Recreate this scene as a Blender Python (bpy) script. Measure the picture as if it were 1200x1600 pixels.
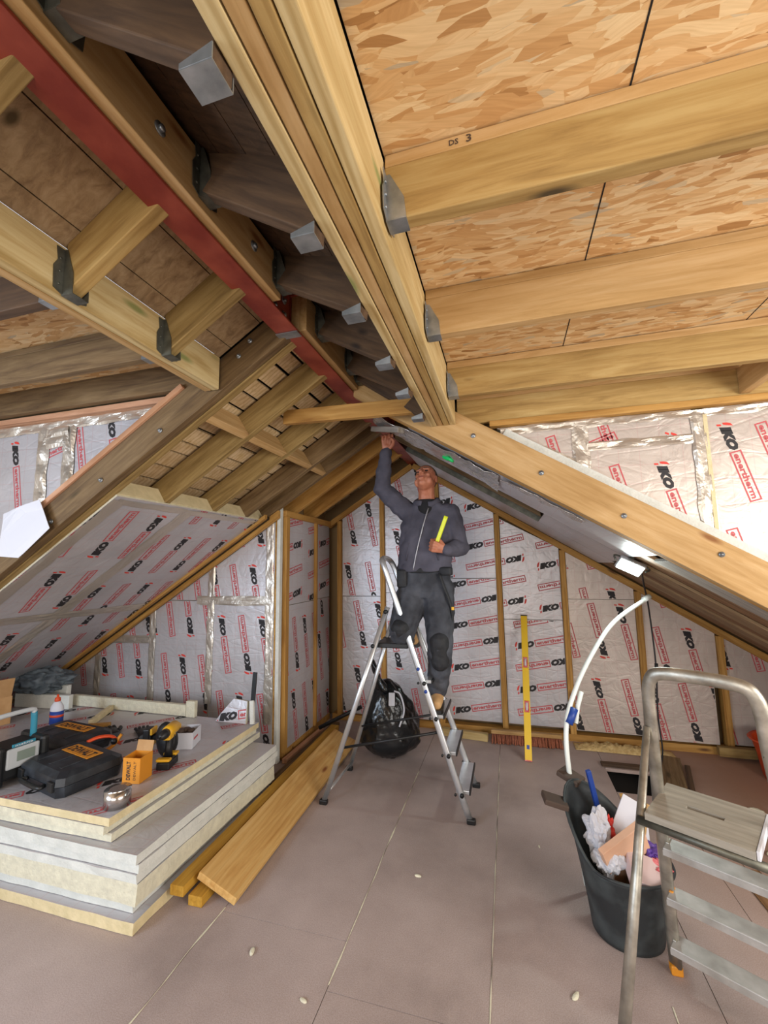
import bpy, bmesh, math, random
from mathutils import Vector, Matrix, Euler, noise
random.seed(7)
S = bpy.context.scene
C = S.collection
for o in list(bpy.data.objects): bpy.data.objects.remove(o)
PI = math.pi
V = Vector

# ------------------------------------------------------------------ camera
cam = bpy.data.cameras.new('camera'); camo = bpy.data.objects.new('camera', cam); C.objects.link(camo)
cam.sensor_fit = 'HORIZONTAL'; cam.sensor_width = 36; cam.lens = 663.79*36/1200; cam.clip_start = .02
_y, _p, _r = 0.278160, 0.1221415, 0.0143137
_w = V((-math.sin(_y)*math.cos(_p), math.cos(_y)*math.cos(_p), math.sin(_p)))
_rt = V((math.cos(_y), math.sin(_y), 0)); _d = _w.cross(_rt)
_r2 = _rt*math.cos(_r)+_d*math.sin(_r); _d2 = -_rt*math.sin(_r)+_d*math.cos(_r)
camo.matrix_world = Matrix(((_r2.x, -_d2.x, -_w.x, 0), (_r2.y, -_d2.y, -_w.y, 0), (_r2.z, -_d2.z, -_w.z, 1.6), (0, 0, 0, 1)))
S.camera = camo

# ------------------------------------------------------------------ world, daylight through the dormer windows, added rear fill, exposure
S.view_settings.view_transform = 'Standard'; S.view_settings.look = 'None'
S.view_settings.gamma = 1; S.view_settings.use_curve_mapping = False
S.view_settings.exposure = 0.33
W = bpy.data.worlds.new('sky'); S.world = W; W.use_nodes = True
W.node_tree.nodes['Background'].inputs[0].default_value = (.80, .88, 1, 1)
W.node_tree.nodes['Background'].inputs[1].default_value = 1.0
def area(name, loc, target, sx, sy, power, col):
    l = bpy.data.lights.new(name, 'AREA'); l.shape = 'RECTANGLE'; l.size = sx; l.size_y = sy; l.energy = power; l.color = col
    o = bpy.data.objects.new(name, l); C.objects.link(o); o.location = loc
    o.rotation_euler = (V(target)-V(loc)).to_track_quat('-Z', 'Y').to_euler()
    return o
area('daylight_left_dormer', (-3.36, -.90, 1.50), (-1.4, 2.2, 1.2), 1.6, 1.2, 70, (.68, .82, 1))
area('daylight_right_dormer', (2.52, .35, 1.50), (-.4, 2.3, 1.1), 2.0, 1.2, 84, (1, .96, .90))
area('rear_fill', (-.6, -2.45, 1.6), (-.5, 2.5, 1.4), 2.4, 1.5, 60, (1, .96, .90))  # added fill light behind the camera; the rear wall has no window

# ------------------------------------------------------------------ materials
def newmat(name):
    m = bpy.data.materials.new(name); m.use_nodes = True; nt = m.node_tree
    return m, nt, nt.nodes['Principled BSDF']
def nd(nt, t, **k):
    n = nt.nodes.new(t)
    for a, b in k.items():
        if a in n.inputs: n.inputs[a].default_value = b
        else: setattr(n, a, b)
    return n
def rgb(h):
    h = h.lstrip('#'); f = lambda v: (v/12.92 if v <= .04045 else ((v+.055)/1.055)**2.4)
    return tuple(f(int(h[i:i+2], 16)/255) for i in (0, 2, 4))+(1,)
def ramp(nt, stops):
    r = nt.nodes.new('ShaderNodeValToRGB'); e = r.color_ramp.elements
    while len(e) < len(stops): e.new(.5)
    for el, (p, c) in zip(e, stops): el.position = p; el.color = c if len(c) == 4 else tuple(c)+(1,)
    return r
def mixc(nt, a, b, fac, mode='MIX'):
    m = nt.nodes.new('ShaderNodeMix'); m.data_type = 'RGBA'; m.blend_type = mode
    for s, v in ((6, a), (7, b), (0, fac)):
        if hasattr(v, 'links'): nt.links.new(v, m.inputs[s])
        else: m.inputs[s].default_value = v
    return m.outputs[2]
def coords(nt, scale, rnd=True, kind='Object'):
    tc = nt.nodes.new('ShaderNodeTexCoord'); out = tc.outputs[kind]
    if rnd:
        oi = nt.nodes.new('ShaderNodeObjectInfo'); mu = nd(nt, 'ShaderNodeMath', operation='MULTIPLY'); mu.inputs[1].default_value = 37
        nt.links.new(oi.outputs['Random'], mu.inputs[0])
        va = nd(nt, 'ShaderNodeVectorMath', operation='ADD'); nt.links.new(out, va.inputs[0]); nt.links.new(mu.outputs[0], va.inputs[1]); out = va.outputs[0]
    mp = nt.nodes.new('ShaderNodeMapping'); mp.inputs['Scale'].default_value = scale; nt.links.new(out, mp.inputs[0])
    return mp.outputs[0]
def bump(nt, b, h, strength=.3, dist=.01):
    bp = nd(nt, 'ShaderNodeBump'); bp.inputs['Strength'].default_value = strength; bp.inputs['Distance'].default_value = dist
    nt.links.new(h, bp.inputs['Height']); nt.links.new(bp.outputs[0], b.inputs['Normal'])
def wood(name, cols, knots=True, rough=.75, grain=1.0, island=False, knotcol='#4a3a1c', wave=.75):
    m, nt, b = newmat(name); L = nt.links.new
    vec = coords(nt, (1.2*grain, 14*grain, 14*grain))
    n1 = nd(nt, 'ShaderNodeTexNoise', Scale=2.2, Detail=6, Roughness=.65, Distortion=.6); L(vec, n1.inputs['Vector'])
    cs = [rgb(c) for c in cols]; k = len(cs)
    r = ramp(nt, [(.32+.36*i/max(1, k-1), c) for i, c in enumerate(cs)]); L(n1.outputs[0], r.inputs[0]); col = r.outputs[0]
    vec2 = coords(nt, (1.0, 5, 5)); wv = nd(nt, 'ShaderNodeTexWave', wave_type='BANDS', bands_direction='Y', Scale=2.2, Distortion=7, Detail=3); wv.inputs['Detail Scale'].default_value = .6
    L(vec2, wv.inputs['Vector']); rr = ramp(nt, [(.0, (.72, .66, .52, 1)), (.5, (1, 1, 1, 1))]); L(wv.outputs[1], rr.inputs[0])
    col = mixc(nt, col, rr.outputs[0], wave, 'MULTIPLY')
    if knots:
        v3 = coords(nt, (1.7, 6, 6)); vo = nd(nt, 'ShaderNodeTexVoronoi', Scale=1.15); L(v3, vo.inputs['Vector'])
        kr = ramp(nt, [(.05, (1, 1, 1, 1)), (.13, (0, 0, 0, 1))]); L(vo.outputs['Distance'], kr.inputs[0])
        col = mixc(nt, col, rgb(knotcol), kr.outputs[0])
    vi = nt.nodes.new('ShaderNodeObjectInfo') if not island else nt.nodes.new('ShaderNodeNewGeometry')
    tr = ramp(nt, [(0, (.80, .78, .74, 1)), (1, (1.0, 1.0, 1.0, 1))] if not island else [(0, (.68, .62, .56, 1)), (.5, (.9, .86, .8, 1)), (1, (1.05, 1.02, .95, 1))])
    L(vi.outputs['Random' if not island else 'Random Per Island'], tr.inputs[0]); col = mixc(nt, col, tr.outputs[0], 1.0, 'MULTIPLY')
    L(col, b.inputs['Base Color']); b.inputs['Roughness'].default_value = rough
    bump(nt, b, n1.outputs[0], .25, .003)
    return m
def plain(name, c, rough=.6, metal=0, nscale=0, c2=None, bstr=0, bscale=40, emit=0, spec=None, amt=(.35, .7)):
    m, nt, b = newmat(name)
    b.inputs['Base Color'].default_value = rgb(c); b.inputs['Roughness'].default_value = rough; b.inputs['Metallic'].default_value = metal
    if spec is not None: b.inputs['Specular IOR Level'].default_value = spec
    if c2:
        n = nd(nt, 'ShaderNodeTexNoise', Scale=nscale, Detail=5); nt.links.new(coords(nt, (1, 1, 1)), n.inputs['Vector'])
        r = ramp(nt, [(amt[0], rgb(c)), (amt[1], rgb(c2))]); nt.links.new(n.outputs[0], r.inputs[0]); nt.links.new(r.outputs[0], b.inputs['Base Color'])
    if bstr:
        n = nd(nt, 'ShaderNodeTexNoise', Scale=bscale, Detail=4); nt.links.new(coords(nt, (1, 1, 1)), n.inputs['Vector']); bump(nt, b, n.outputs[0], bstr, .01)
    if emit: b.inputs['Emission Color'].default_value = rgb(c); b.inputs['Emission Strength'].default_value = emit
    return m
def foil(name, base, line, rough=.38, metal=.55, b1=.25, grid=True, wr=9):
    m, nt, b = newmat(name); L = nt.links.new
    col = rgb(base)
    n0 = nd(nt, 'ShaderNodeTexNoise', Scale=2.5, Detail=3); L(coords(nt, (1, 1, 1)), n0.inputs['Vector'])
    r0 = ramp(nt, [(.3, tuple(v*.82 for v in col[:3])+(1,)), (.7, col)]); L(n0.outputs[0], r0.inputs[0]); c = r0.outputs[0]
    if grid:
        tc = nt.nodes.new('ShaderNodeTexCoord'); sp = nt.nodes.new('ShaderNodeSeparateXYZ'); L(tc.outputs['Object'], sp.inputs[0])
        mx = None
        for ax, per, wd in (('X', .10, .035), ('Y', .10, .035)):
            d = nd(nt, 'ShaderNodeMath', operation='DIVIDE'); L(sp.outputs[ax], d.inputs[0]); d.inputs[1].default_value = per
            f = nd(nt, 'ShaderNodeMath', operation='FRACT'); L(d.outputs[0], f.inputs[0])
            s = nd(nt, 'ShaderNodeMath', operation='LESS_THAN'); L(f.outputs[0], s.inputs[0]); s.inputs[1].default_value = wd
            if mx is None: mx = s.outputs[0]
            else:
                a = nd(nt, 'ShaderNodeMath', operation='MAXIMUM'); L(mx, a.inputs[0]); L(s.outputs[0], a.inputs[1]); mx = a.outputs[0]
        hf = nd(nt, 'ShaderNodeMath', operation='MULTIPLY'); L(mx, hf.inputs[0]); hf.inputs[1].default_value = .30
        c = mixc(nt, c, rgb(line), hf.outputs[0])
    L(c, b.inputs['Base Color']); b.inputs['Metallic'].default_value = metal; b.inputs['Roughness'].default_value = rough
    n1 = nd(nt, 'ShaderNodeTexNoise', Scale=wr, Detail=3, Distortion=1.2); L(coords(nt, (1, 1, 1)), n1.inputs['Vector'])
    v1 = nd(nt, 'ShaderNodeTexVoronoi', Scale=wr*.6, feature='DISTANCE_TO_EDGE'); 
    L(coords(nt, (.5, 1.6, 1)), v1.inputs['Vector'])
    rr = ramp(nt, [(0, (0, 0, 0, 1)), (.05, (1, 1, 1, 1))]); L(v1.outputs['Distance'], rr.inputs[0])
    s = nd(nt, 'ShaderNodeMath', operation='MULTIPLY_ADD'); L(rr.outputs[0], s.inputs[0]); s.inputs[1].default_value = .12; L(n1.outputs[0], s.inputs[2])
    bump(nt, b, s.outputs[0], b1, .02)
    return m
def osb(name):
    m, nt, b = newmat(name); L = nt.links.new
    tc = nt.nodes.new('ShaderNodeTexCoord'); col = None; hgt = None
    warp = nd(nt, 'ShaderNodeTexNoise', Scale=3.0, Detail=2); L(tc.outputs['Object'], warp.inputs['Vector'])
    for i, (ang, sx, sy, sc) in enumerate(((.5, 1, 3.8, 11), (-.9, 1, 4.2, 12), (1.45, 1, 3.8, 12), (-.3, 1, 4.8, 15), (1.0, 1, 4.2, 16), (2.3, 1, 4.2, 13))):
        mp = nt.nodes.new('ShaderNodeMapping'); mp.inputs['Rotation'].default_value = (0, 0, ang); mp.inputs['Scale'].default_value = (sx, sy, 1); mp.inputs['Location'].default_value = (i*3.3, i*1.7, 0)
        wa = nd(nt, 'ShaderNodeVectorMath', operation='MULTIPLY_ADD'); L(warp.outputs['Color'], wa.inputs[0]); wa.inputs[1].default_value = (.09, .09, 0); L(tc.outputs['Object'], wa.inputs[2])
        L(wa.outputs[0], mp.inputs[0])
        vo = nd(nt, 'ShaderNodeTexVoronoi', Scale=sc); vo.inputs['Randomness'].default_value = 1; L(mp.outputs[0], vo.inputs['Vector'])
        sp = nt.nodes.new('ShaderNodeSeparateColor'); L(vo.outputs['Color'], sp.inputs[0])
        r = ramp(nt, [(0, rgb('#a07442')), (.06, rgb('#c29560')), (.25, rgb('#cfa46e')), (.55, rgb('#dab684')), (.92, rgb('#e6cb9e')), (1, rgb('#b8a88e'))]); L(sp.outputs[0], r.inputs[0])
        gr = nd(nt, 'ShaderNodeTexNoise', Scale=60, Detail=3); mp2 = nt.nodes.new('ShaderNodeMapping'); mp2.inputs['Scale'].default_value = (.12, 1.4, 1); L(mp.outputs[0], mp2.inputs[0]); L(mp2.outputs[0], gr.inputs['Vector'])
        g2 = ramp(nt, [(.3, (.84, .8, .74, 1)), (.7, (1, 1, 1, 1))]); L(gr.outputs[0], g2.inputs[0])
        c = mixc(nt, r.outputs[0], g2.outputs[0], 1, 'MULTIPLY')
        ed = ramp(nt, [(.44, (0, 0, 0, 1)), (.52, (1, 1, 1, 1))]); L(vo.outputs['Distance'], ed.inputs[0])
        if col is None: col = c; hgt = sp.outputs[0]
        else:
            th = nd(nt, 'ShaderNodeMath', operation='GREATER_THAN'); L(sp.outputs[1], th.inputs[0]); th.inputs[1].default_value = .5
            mu = th
            col = mixc(nt, col, c, mu.outputs[0])
            hm = nt.nodes.new('ShaderNodeMix'); L(mu.outputs[0], hm.inputs[0]); L(hgt, hm.inputs[2]); L(sp.outputs[0], hm.inputs[3]); hgt = hm.outputs[0]
    L(col, b.inputs['Base Color']); b.inputs['Roughness'].default_value = .6; bump(nt, b, hgt, .25, .004)
    return m
def floor_mat():
    m, nt, b = newmat('chipboard_floor'); L = nt.links.new
    n1 = nd(nt, 'ShaderNodeTexNoise', Scale=1.3, Detail=5, Roughness=.6); L(coords(nt, (1, 1, 1), False), n1.inputs['Vector'])
    r1 = ramp(nt, [(.3, rgb('#948682')), (.5, rgb('#ad9e9a')), (.72, rgb('#bcadaa'))]); L(n1.outputs[0], r1.inputs[0])
    n2 = nd(nt, 'ShaderNodeTexNoise', Scale=230, Detail=2); L(coords(nt, (1, 1, 1), False), n2.inputs['Vector'])
    r2 = ramp(nt, [(.35, (.8, .76, .72, 1)), (.65, (1.06, 1.06, 1.06, 1))]); L(n2.outputs[0], r2.inputs[0])
    c = mixc(nt, r1.outputs[0], r2.outputs[0], .8, 'MULTIPLY')
    # scuffed brown patch by the hatch and dusty pale scuffs
    n3 = nd(nt, 'ShaderNodeTexNoise', Scale=.9, Detail=4); L(coords(nt, (1, 1, 1), False), n3.inputs['Vector'])
    tc = nt.nodes.new('ShaderNodeTexCoord'); sp = nt.nodes.new('ShaderNodeSeparateXYZ'); L(tc.outputs['Object'], sp.inputs[0])
    mr = nd(nt, 'ShaderNodeMapRange'); mr.inputs[1].default_value = .55; mr.inputs[2].default_value = 1.5; L(sp.outputs['X'], mr.inputs[0])
    my = nd(nt, 'ShaderNodeMapRange'); my.inputs[1].default_value = 1.6; my.inputs[2].default_value = 2.9; L(sp.outputs['Y'], my.inputs[0])
    mm = nd(nt, 'ShaderNodeMath', operation='MULTIPLY'); L(mr.outputs[0], mm.inputs[0]); L(my.outputs[0], mm.inputs[1])
    ms = nd(nt, 'ShaderNodeMath', operation='MULTIPLY'); L(mm.outputs[0], ms.inputs[0]); ms.inputs[1].default_value = .75
    c = mixc(nt, c, rgb('#9c7050'), ms.outputs[0])
    n4 = nd(nt, 'ShaderNodeTexNoise', Scale=6, Detail=8, Roughness=.7); L(coords(nt, (1, .35, 1), False), n4.inputs['Vector'])
    r4 = ramp(nt, [(.6, (0, 0, 0, 1)), (.8, (.5, .5, .5, 1))]); L(n4.outputs[0], r4.inputs[0]); c = mixc(nt, c, rgb('#b8aaa2'), r4.outputs[0])
    L(c, b.inputs['Base Color']); b.inputs['Roughness'].default_value = .62; bump(nt, b, n2.outputs[0], .12, .002)
    return m
M = dict(
 treated=wood('treated_pine', ['#967641', '#b19055', '#bfa36a'], wave=.6),
 yellow=wood('yellow_pine', ['#b2955c', '#c5ac79', '#d0bc8c'], knotcol='#8a8a50'),
 orange=wood('orange_batten', ['#a87836', '#be8f48', '#cb9f5a'], knotcol='#6b4420'),
 glulam=wood('planed_pine', ['#ae8852', '#c09b66', '#cba979'], wave=.4, knotcol='#8a5a2a'),
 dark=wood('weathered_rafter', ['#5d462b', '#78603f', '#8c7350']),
 darker=wood('shaded_old_joist', ['#3f2d1e', '#523c28', '#634a32'], knotcol='#20150c'),  # tone carries cavity shade right of the steel; plain dark wood elsewhere
 olive=wood('olive_rafter', ['#7c6336', '#967c4a', '#aa905c']),
 pink=wood('pinkish_batten', ['#b08060', '#c49474', '#cfa283'], knots=False),
 ybat=wood('yellow_batten', ['#b98a2c', '#cf9f38', '#d9ad4a'], knots=False, wave=.3),
 plank=wood('pine_plank', ['#c08f4c', '#d3a865', '#dcb87a'], knotcol='#8f5226', grain=.7, wave=.25),
 sark=wood('sarking_board', ['#7d654a', '#998162', '#ab9475'], island=True, wave=.2),
 slat=wood('roof_slat', ['#c4a878', '#d8c09a', '#e4cfae'], island=True, knots=False),
 greyboard=wood('grey_board', ['#8f8984', '#a59f98', '#b8b2aa'], knots=False),
 brownboard=wood('brown_slope_board', ['#6a4c34', '#8c6a4a', '#a5845f'], island=True),
 oldstep=wood('weathered_step', ['#8f8a80', '#a39e94', '#b2ada3'], knots=False, wave=.15),
 osb=osb('osb'), floor=floor_mat(),
 foil=foil('foil_facing', '#cbc9cd', '#c09090', rough=.40, metal=.35),
 foilw=foil('foil_facing_warm', '#d0c4ba', '#c09090', rough=.42, metal=.35),
 tape=foil('foil_tape', '#d8cfc2', '#ffffff', rough=.36, metal=.7, b1=.22, grid=False, wr=14),
 crumple=foil('crumpled_foil', '#dad8d6', '#ffffff', rough=.26, metal=.75, b1=.45, grid=False, wr=30),
 black=plain('black_print', '#221f22', .6), red=plain('red_print', '#bb5256', .6), flame=plain('flame_print', '#d23b30', .6),
 cream=plain('cream_foam', '#cdc9b4', .9, nscale=30, c2='#dedac2', bstr=.4, bscale=90),
 creamy=plain('yellow_foam', '#cfc096', .9, nscale=20, c2='#dfcfa6', bstr=.3, bscale=80),
 white=plain('pale_foam', '#cbcec8', .9, nscale=14, c2='#dadcd6', bstr=.35, bscale=80),
 steel=plain('red_oxide_steel', '#7c2a1e', .5, nscale=7, c2='#a34c38', bstr=.1, bscale=30),
 galv=plain('galvanised', '#8d9498', .42, .85, nscale=18, c2='#b9bfc4', bstr=.1),
 darkmetal=plain('dull_metal', '#5a5a52', .5, .8, nscale=25, c2='#77776c'),
 alu=plain('aluminium', '#c3c7cb', .34, .75, nscale=8, c2='#dadde0'),
 oldalu=plain('worn_aluminium', '#8e8a80', .40, .75, nscale=16, c2='#bdb8ac', bstr=.1),
 blackp=plain('black_plastic', '#16181a', .45), dirtyblack=plain('dusty_black_rubber', '#23282b', .6, nscale=9, c2='#4a5254', amt=(.42, .8)),
 casep=plain('case_plastic', '#1f2329', .42, nscale=14, c2='#3d444c', amt=(.45, .8)),
 yel=plain('tool_yellow', '#d9a520', .45), label=plain('orange_label', '#d38a24', .5), lvl=plain('level_yellow', '#e3bb1c', .4), hiyel=plain('tape_blade_yellow', '#d6df2e', .4),
 blue=plain('radio_teal', '#2f86a0', .45), dblue=plain('dark_blue', '#1d3f8f', .45), lcd=plain('lcd', '#7f8c84', .3), radiog=plain('radio_grey', '#b9bfc4', .5),
 paper=plain('white_paper', '#cfd0d8', .8), card=plain('brown_card', '#b28a5c', .85, nscale=12, c2='#c39c6e'), pinkw=plain('pinkish_cut_board', '#d9a98a', .8, nscale=8, c2='#e2b99c'), ply=plain('pale_pink_offcut', '#cdb6b4', .8),
 orangep=plain('orange_plastic', '#d2491c', .45), purple=plain('purple_wrap', '#5d3f94', .5), redw=plain('red_wrap', '#c23b45', .5, nscale=30, c2='#e0888a'), brownp=plain('brown_rubber', '#4d3d33', .7),
 bag=plain('bin_bag', '#101214', .22, nscale=5, c2='#1b1e21', bstr=.9, bscale=9), rag=plain('grey_cloth', '#4a545c', .8, nscale=12, c2='#6c777f', bstr=.5, bscale=14),
 pipe=plain('white_pipe', '#dfe6e2', .35), cable=plain('black_cable', '#1e1e20', .5), wool=plain('mineral_wool', '#b99a63', 1, nscale=40, c2='#d8bd86', bstr=1, bscale=60),
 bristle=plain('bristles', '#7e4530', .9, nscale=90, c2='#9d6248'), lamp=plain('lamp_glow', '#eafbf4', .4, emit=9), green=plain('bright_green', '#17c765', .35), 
 treadg=plain('worn_tread', '#9c9a96', .5, .35, nscale=14, c2='#b9b7b4', bstr=.1), windmat=plain('foil_winding', '#c4c0bd', .22, .95),
 hole=plain('dark_void', '#140f0b', 1), wall=plain('wall_sheathing', '#8c7350', .9), plaster=plain('plasterboard', '#c9c0b2', .9),
 skin=plain('skin', '#a8674c', .5, nscale=25, c2='#bb7c60', amt=(.4, .7)), hair=plain('short_hair', '#4a3c30', .9, bstr=.5, bscale=120),
 fleece=plain('grey_fleece', '#44434d', .92, nscale=6, c2='#565561', bstr=.5, bscale=12, spec=.2), trou=plain('charcoal_work_trousers', '#2f3137', .8, nscale=7, c2='#50535b', bstr=.9, bscale=9, spec=.3),
 troub=plain('black_cordura', '#15161a', .7, nscale=20, c2='#25272c'), tee=plain('black_tee', '#141418', .9), boot=plain('tan_boot', '#b58a58', .75, nscale=20, c2='#c9a272'), zip=plain('zip_grey', '#9a9aa0', .4, .5),
 lips=plain('lips', '#7e3f38', .5), eye=plain('eye_dark', '#2a1c18', .4),
)

# ------------------------------------------------------------------ mesh helpers
def world(o):
    return o.matrix_basis if o.parent is None else world(o.parent) @ o.matrix_basis
def link(name, me, mats, parent=None, mw=None, smooth=False):
    if not isinstance(mats, (list, tuple)): mats = [mats]
    for m in mats: me.materials.append(m)
    o = bpy.data.objects.new(name, me); C.objects.link(o)
    if parent is not None: o.parent = parent
    if mw is not None: o.matrix_basis = mw if parent is None else world(parent).inverted() @ mw
    if smooth:
        for p in me.polygons: p.use_smooth = True
    return o
def fin(name, bm, mats, parent=None, mw=None, smooth=False):
    me = bpy.data.meshes.new(name)
    if smooth is not None: bmesh.ops.recalc_face_normals(bm, faces=bm.faces)
    bm.to_mesh(me); bm.free(); return link(name, me, mats, parent, mw, bool(smooth))
def tag(o, label, cat, group=None):
    o['label'] = label; o['category'] = cat
    if group: o['group'] = group
    return o
def empty(name, loc=(0, 0, 0), rz=0):
    o = bpy.data.objects.new(name, None); C.objects.link(o); o.empty_display_size = .05
    o.matrix_basis = Matrix.Translation(V(loc)) @ Matrix.Rotation(rz, 4, 'Z'); return o
def kind(o, k='structure'): o['kind'] = k; return o
def box(bm, c, s, rot=None, bev=0, mat=0):
    r = bmesh.ops.create_cube(bm, size=1); vs = r['verts']
    bmesh.ops.scale(bm, vec=V(s), verts=vs)
    fs = list({f for v in vs for f in v.link_faces})
    if bev:
        es = list({e for v in vs for e in v.link_edges}); rr = bmesh.ops.bevel(bm, geom=es, offset=bev, segments=2, affect='EDGES', profile=.5)
        vs = rr['verts'] if False else list({v for f in rr['faces'] for v in f.verts} | {v for v in vs if v.is_valid}); fs = list({f for v in vs for f in v.link_faces})
    if rot is not None: bmesh.ops.rotate(bm, cent=(0, 0, 0), matrix=rot.to_3x3() if hasattr(rot, 'to_3x3') else rot, verts=vs)
    bmesh.ops.translate(bm, vec=V(c), verts=vs)
    for f in fs: f.material_index = mat
    return vs
def tube(bm, pts, r, seg=10, mat=0, caps=True, flat=None):
    """tube through pts; r a number or list; flat=(a,b) elliptical factors"""
    pts = [V(p) for p in pts]; n = len(pts); rs = r if isinstance(r, (list, tuple)) else [r]*n
    rings = []; up = None
    for i, p in enumerate(pts):
        t = (pts[min(i+1, n-1)]-pts[max(i-1, 0)]).normalized()
        if up is None: up = t.orthogonal().normalized() if abs(t.z) > .95 else V((0, 0, 1))
        a = t.cross(up)
        if a.length < 1e-4: a = t.orthogonal()
        a.normalize(); b_ = a.cross(t).normalized(); up = b_
        fa, fb = flat or (1, 1)
        rings.append([bm.verts.new(p+a*math.cos(2*PI*k/seg)*rs[i]*fa+b_*math.sin(2*PI*k/seg)*rs[i]*fb) for k in range(seg)])
    fs = []
    for i in range(n-1):
        for k in range(seg):
            fs.append(bm.faces.new((rings[i][k], rings[i][(k+1) % seg], rings[i+1][(k+1) % seg], rings[i+1][k])))
    if caps: fs.append(bm.faces.new(rings[0][::-1])); fs.append(bm.faces.new(rings[-1]))
    for f in fs: f.material_index = mat; f.smooth = True
    return rings
def smoothpath(pts, k=6):
    pts = [V(p) for p in pts]; out = []
    P = [pts[0]*2-pts[1]]+pts+[pts[-1]*2-pts[-2]]
    for i in range(1, len(P)-2):
        for j in range(k):
            t = j/k; a, b, c, d = P[i-1], P[i], P[i+1], P[i+2]
            out.append(.5*((2*b)+(c-a)*t+(2*a-5*b+4*c-d)*t*t+(3*b-a-3*c+d)*t**3))
    out.append(pts[-1]); return out
def lathe(bm, prof, seg=24, c=(0, 0, 0), mat=0, sx=1, sy=1):
    rings = [[bm.verts.new(V(c)+V((r*math.cos(2*PI*k/seg)*sx, r*math.sin(2*PI*k/seg)*sy, z))) for k in range(seg)] for r, z in prof]
    for i in range(len(prof)-1):
        for k in range(seg):
            f = bm.faces.new((rings[i][k], rings[i][(k+1) % seg], rings[i+1][(k+1) % seg], rings[i+1][k])); f.material_index = mat; f.smooth = True
    if prof[0][0] > 1e-4: bm.faces.new(rings[0][::-1]).material_index = mat
    if prof[-1][0] > 1e-4: bm.faces.new(rings[-1]).material_index = mat
    return rings
def prism(bm, poly, a, b, axis='Y', mat=0):
    f = {'Y': lambda p, t: (p[0], t, p[1]), 'X': lambda p, t: (t, p[0], p[1]), 'Z': lambda p, t: (p[0], p[1], t)}[axis]
    v0 = [bm.verts.new(f(p, a)) for p in poly]; v1 = [bm.verts.new(f(p, b)) for p in poly]; n = len(poly)
    fs = [bm.faces.new(v0[::-1]), bm.faces.new(v1)]+[bm.faces.new((v0[i], v0[(i+1) % n], v1[(i+1) % n], v1[i])) for i in range(n)]
    for q in fs: q.material_index = mat
    return fs
def frame(p0, p1, up=(0, 0, 1)):
    p0, p1 = V(p0), V(p1); x = (p1-p0).normalized(); z = V(up)-x*V(up).dot(x); z.normalize(); y = z.cross(x)
    c = (p0+p1)/2; return Matrix(((x.x, y.x, z.x, c.x), (x.y, y.y, z.y, c.y), (x.z, y.z, z.z, c.z), (0, 0, 0, 1))), (p1-p0).length
def timber(name, p0, p1, w, h, mat, up=(0, 0, 1), parent=None, align=(0, 0), bev=.003, cut=(0, 0)):
    """bar from p0 to p1; w across, h along up; align moves it by that share of w / h; cut=(a,b) shears the ends vertically"""
    mw, L = frame(p0, p1, up); bm = bmesh.new(); box(bm, (0, 0, 0), (L, w, h), bev=bev)
    for v in bm.verts:
        v.co.y += align[0]*w; v.co.z += align[1]*h
        v.co.x += (cut[0] if v.co.x < 0 else cut[1])*v.co.z
    return fin(name, bm, M[mat] if isinstance(mat, str) else mat, parent, mw)
def ev_mesh(o):
    dg = bpy.context.evaluated_depsgraph_get(); dg.update(); return bpy.data.meshes.new_from_object(o.evaluated_get(dg))
_tc = {}
def text_geo(s, bold=0.0, shear=0.0, res=2):
    k = (s, bold, shear)
    if k not in _tc:
        cu = bpy.data.curves.new('txt', 'FONT'); cu.body = s; cu.size = 1; cu.offset = bold; cu.shear = shear; cu.resolution_u = res
        o = bpy.data.objects.new('txt', cu); C.objects.link(o); me = ev_mesh(o)
        vs = [v.co.copy() for v in me.vertices]; fs = [list(p.vertices) for p in me.polygons]
        bpy.data.objects.remove(o); bpy.data.meshes.remove(me)
        x0 = min(v.x for v in vs); x1 = max(v.x for v in vs); y0 = min(v.y for v in vs); y1 = max(v.y for v in vs)
        _tc[k] = ([V(((v.x-x0)/(x1-x0), (v.y-y0)/(y1-y0), 0)) for v in vs], fs)
    return _tc[k]
def put_text(bm, s, x, y, w, h, mat, bold=0, shear=0, mw=None, z=0, only=None):
    vs, fs = text_geo(s, bold, shear); T = mw or Matrix.Identity(4)
    nv = [bm.verts.new(T @ V((x+v.x*w, y+v.y*h, z))) for v in vs]
    for f in fs:
        try: bm.faces.new([nv[i] for i in f]).material_index = mat
        except ValueError: pass
def quad2(bm, x0, y0, x1, y1, mat, T, z=0, pts=None):
    ps = pts or [(x0, y0), (x1, y0), (x1, y1), (x0, y1)]
    bm.faces.new([bm.verts.new(T @ V((a, b, z))) for a, b in ps]).material_index = mat
def logo(bm, T, z, mb, mr, mf, boxonly=False):
    """IKO enertherm mark, 0.50 long, 0.075 high, at the origin of T"""
    sh = .25
    if not boxonly:
      quad2(bm, 0, 0, 0, 0, mf, T, z, [(.0, .030), (.014, .032), (.026, .056), (.034, .078), (.016, .070), (.005, .052)])
      quad2(bm, 0, 0, 0, 0, mf, T, z, [(.0, -.002), (.012, -.002), (.018, .02), (.006, .02)])
      put_text(bm, 'IKO', .022, .005, .158, .058, mb, .09, sh, T, z)
    x0, x1, y0, y1, t = .186, .50, .002, .066, .0085
    for q in ((x0, y0, x1, y0+t), (x0, y1-t, x1, y1), (x0, y0+t, x0+t, y1-t), (x1-t, y0+t, x1, y1-t)): quad2(bm, *q, mr, T, z)
    put_text(bm, 'enertherm', x0+.016, .018, .282, .034, mr, 0.035, 0, T, z)
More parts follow.
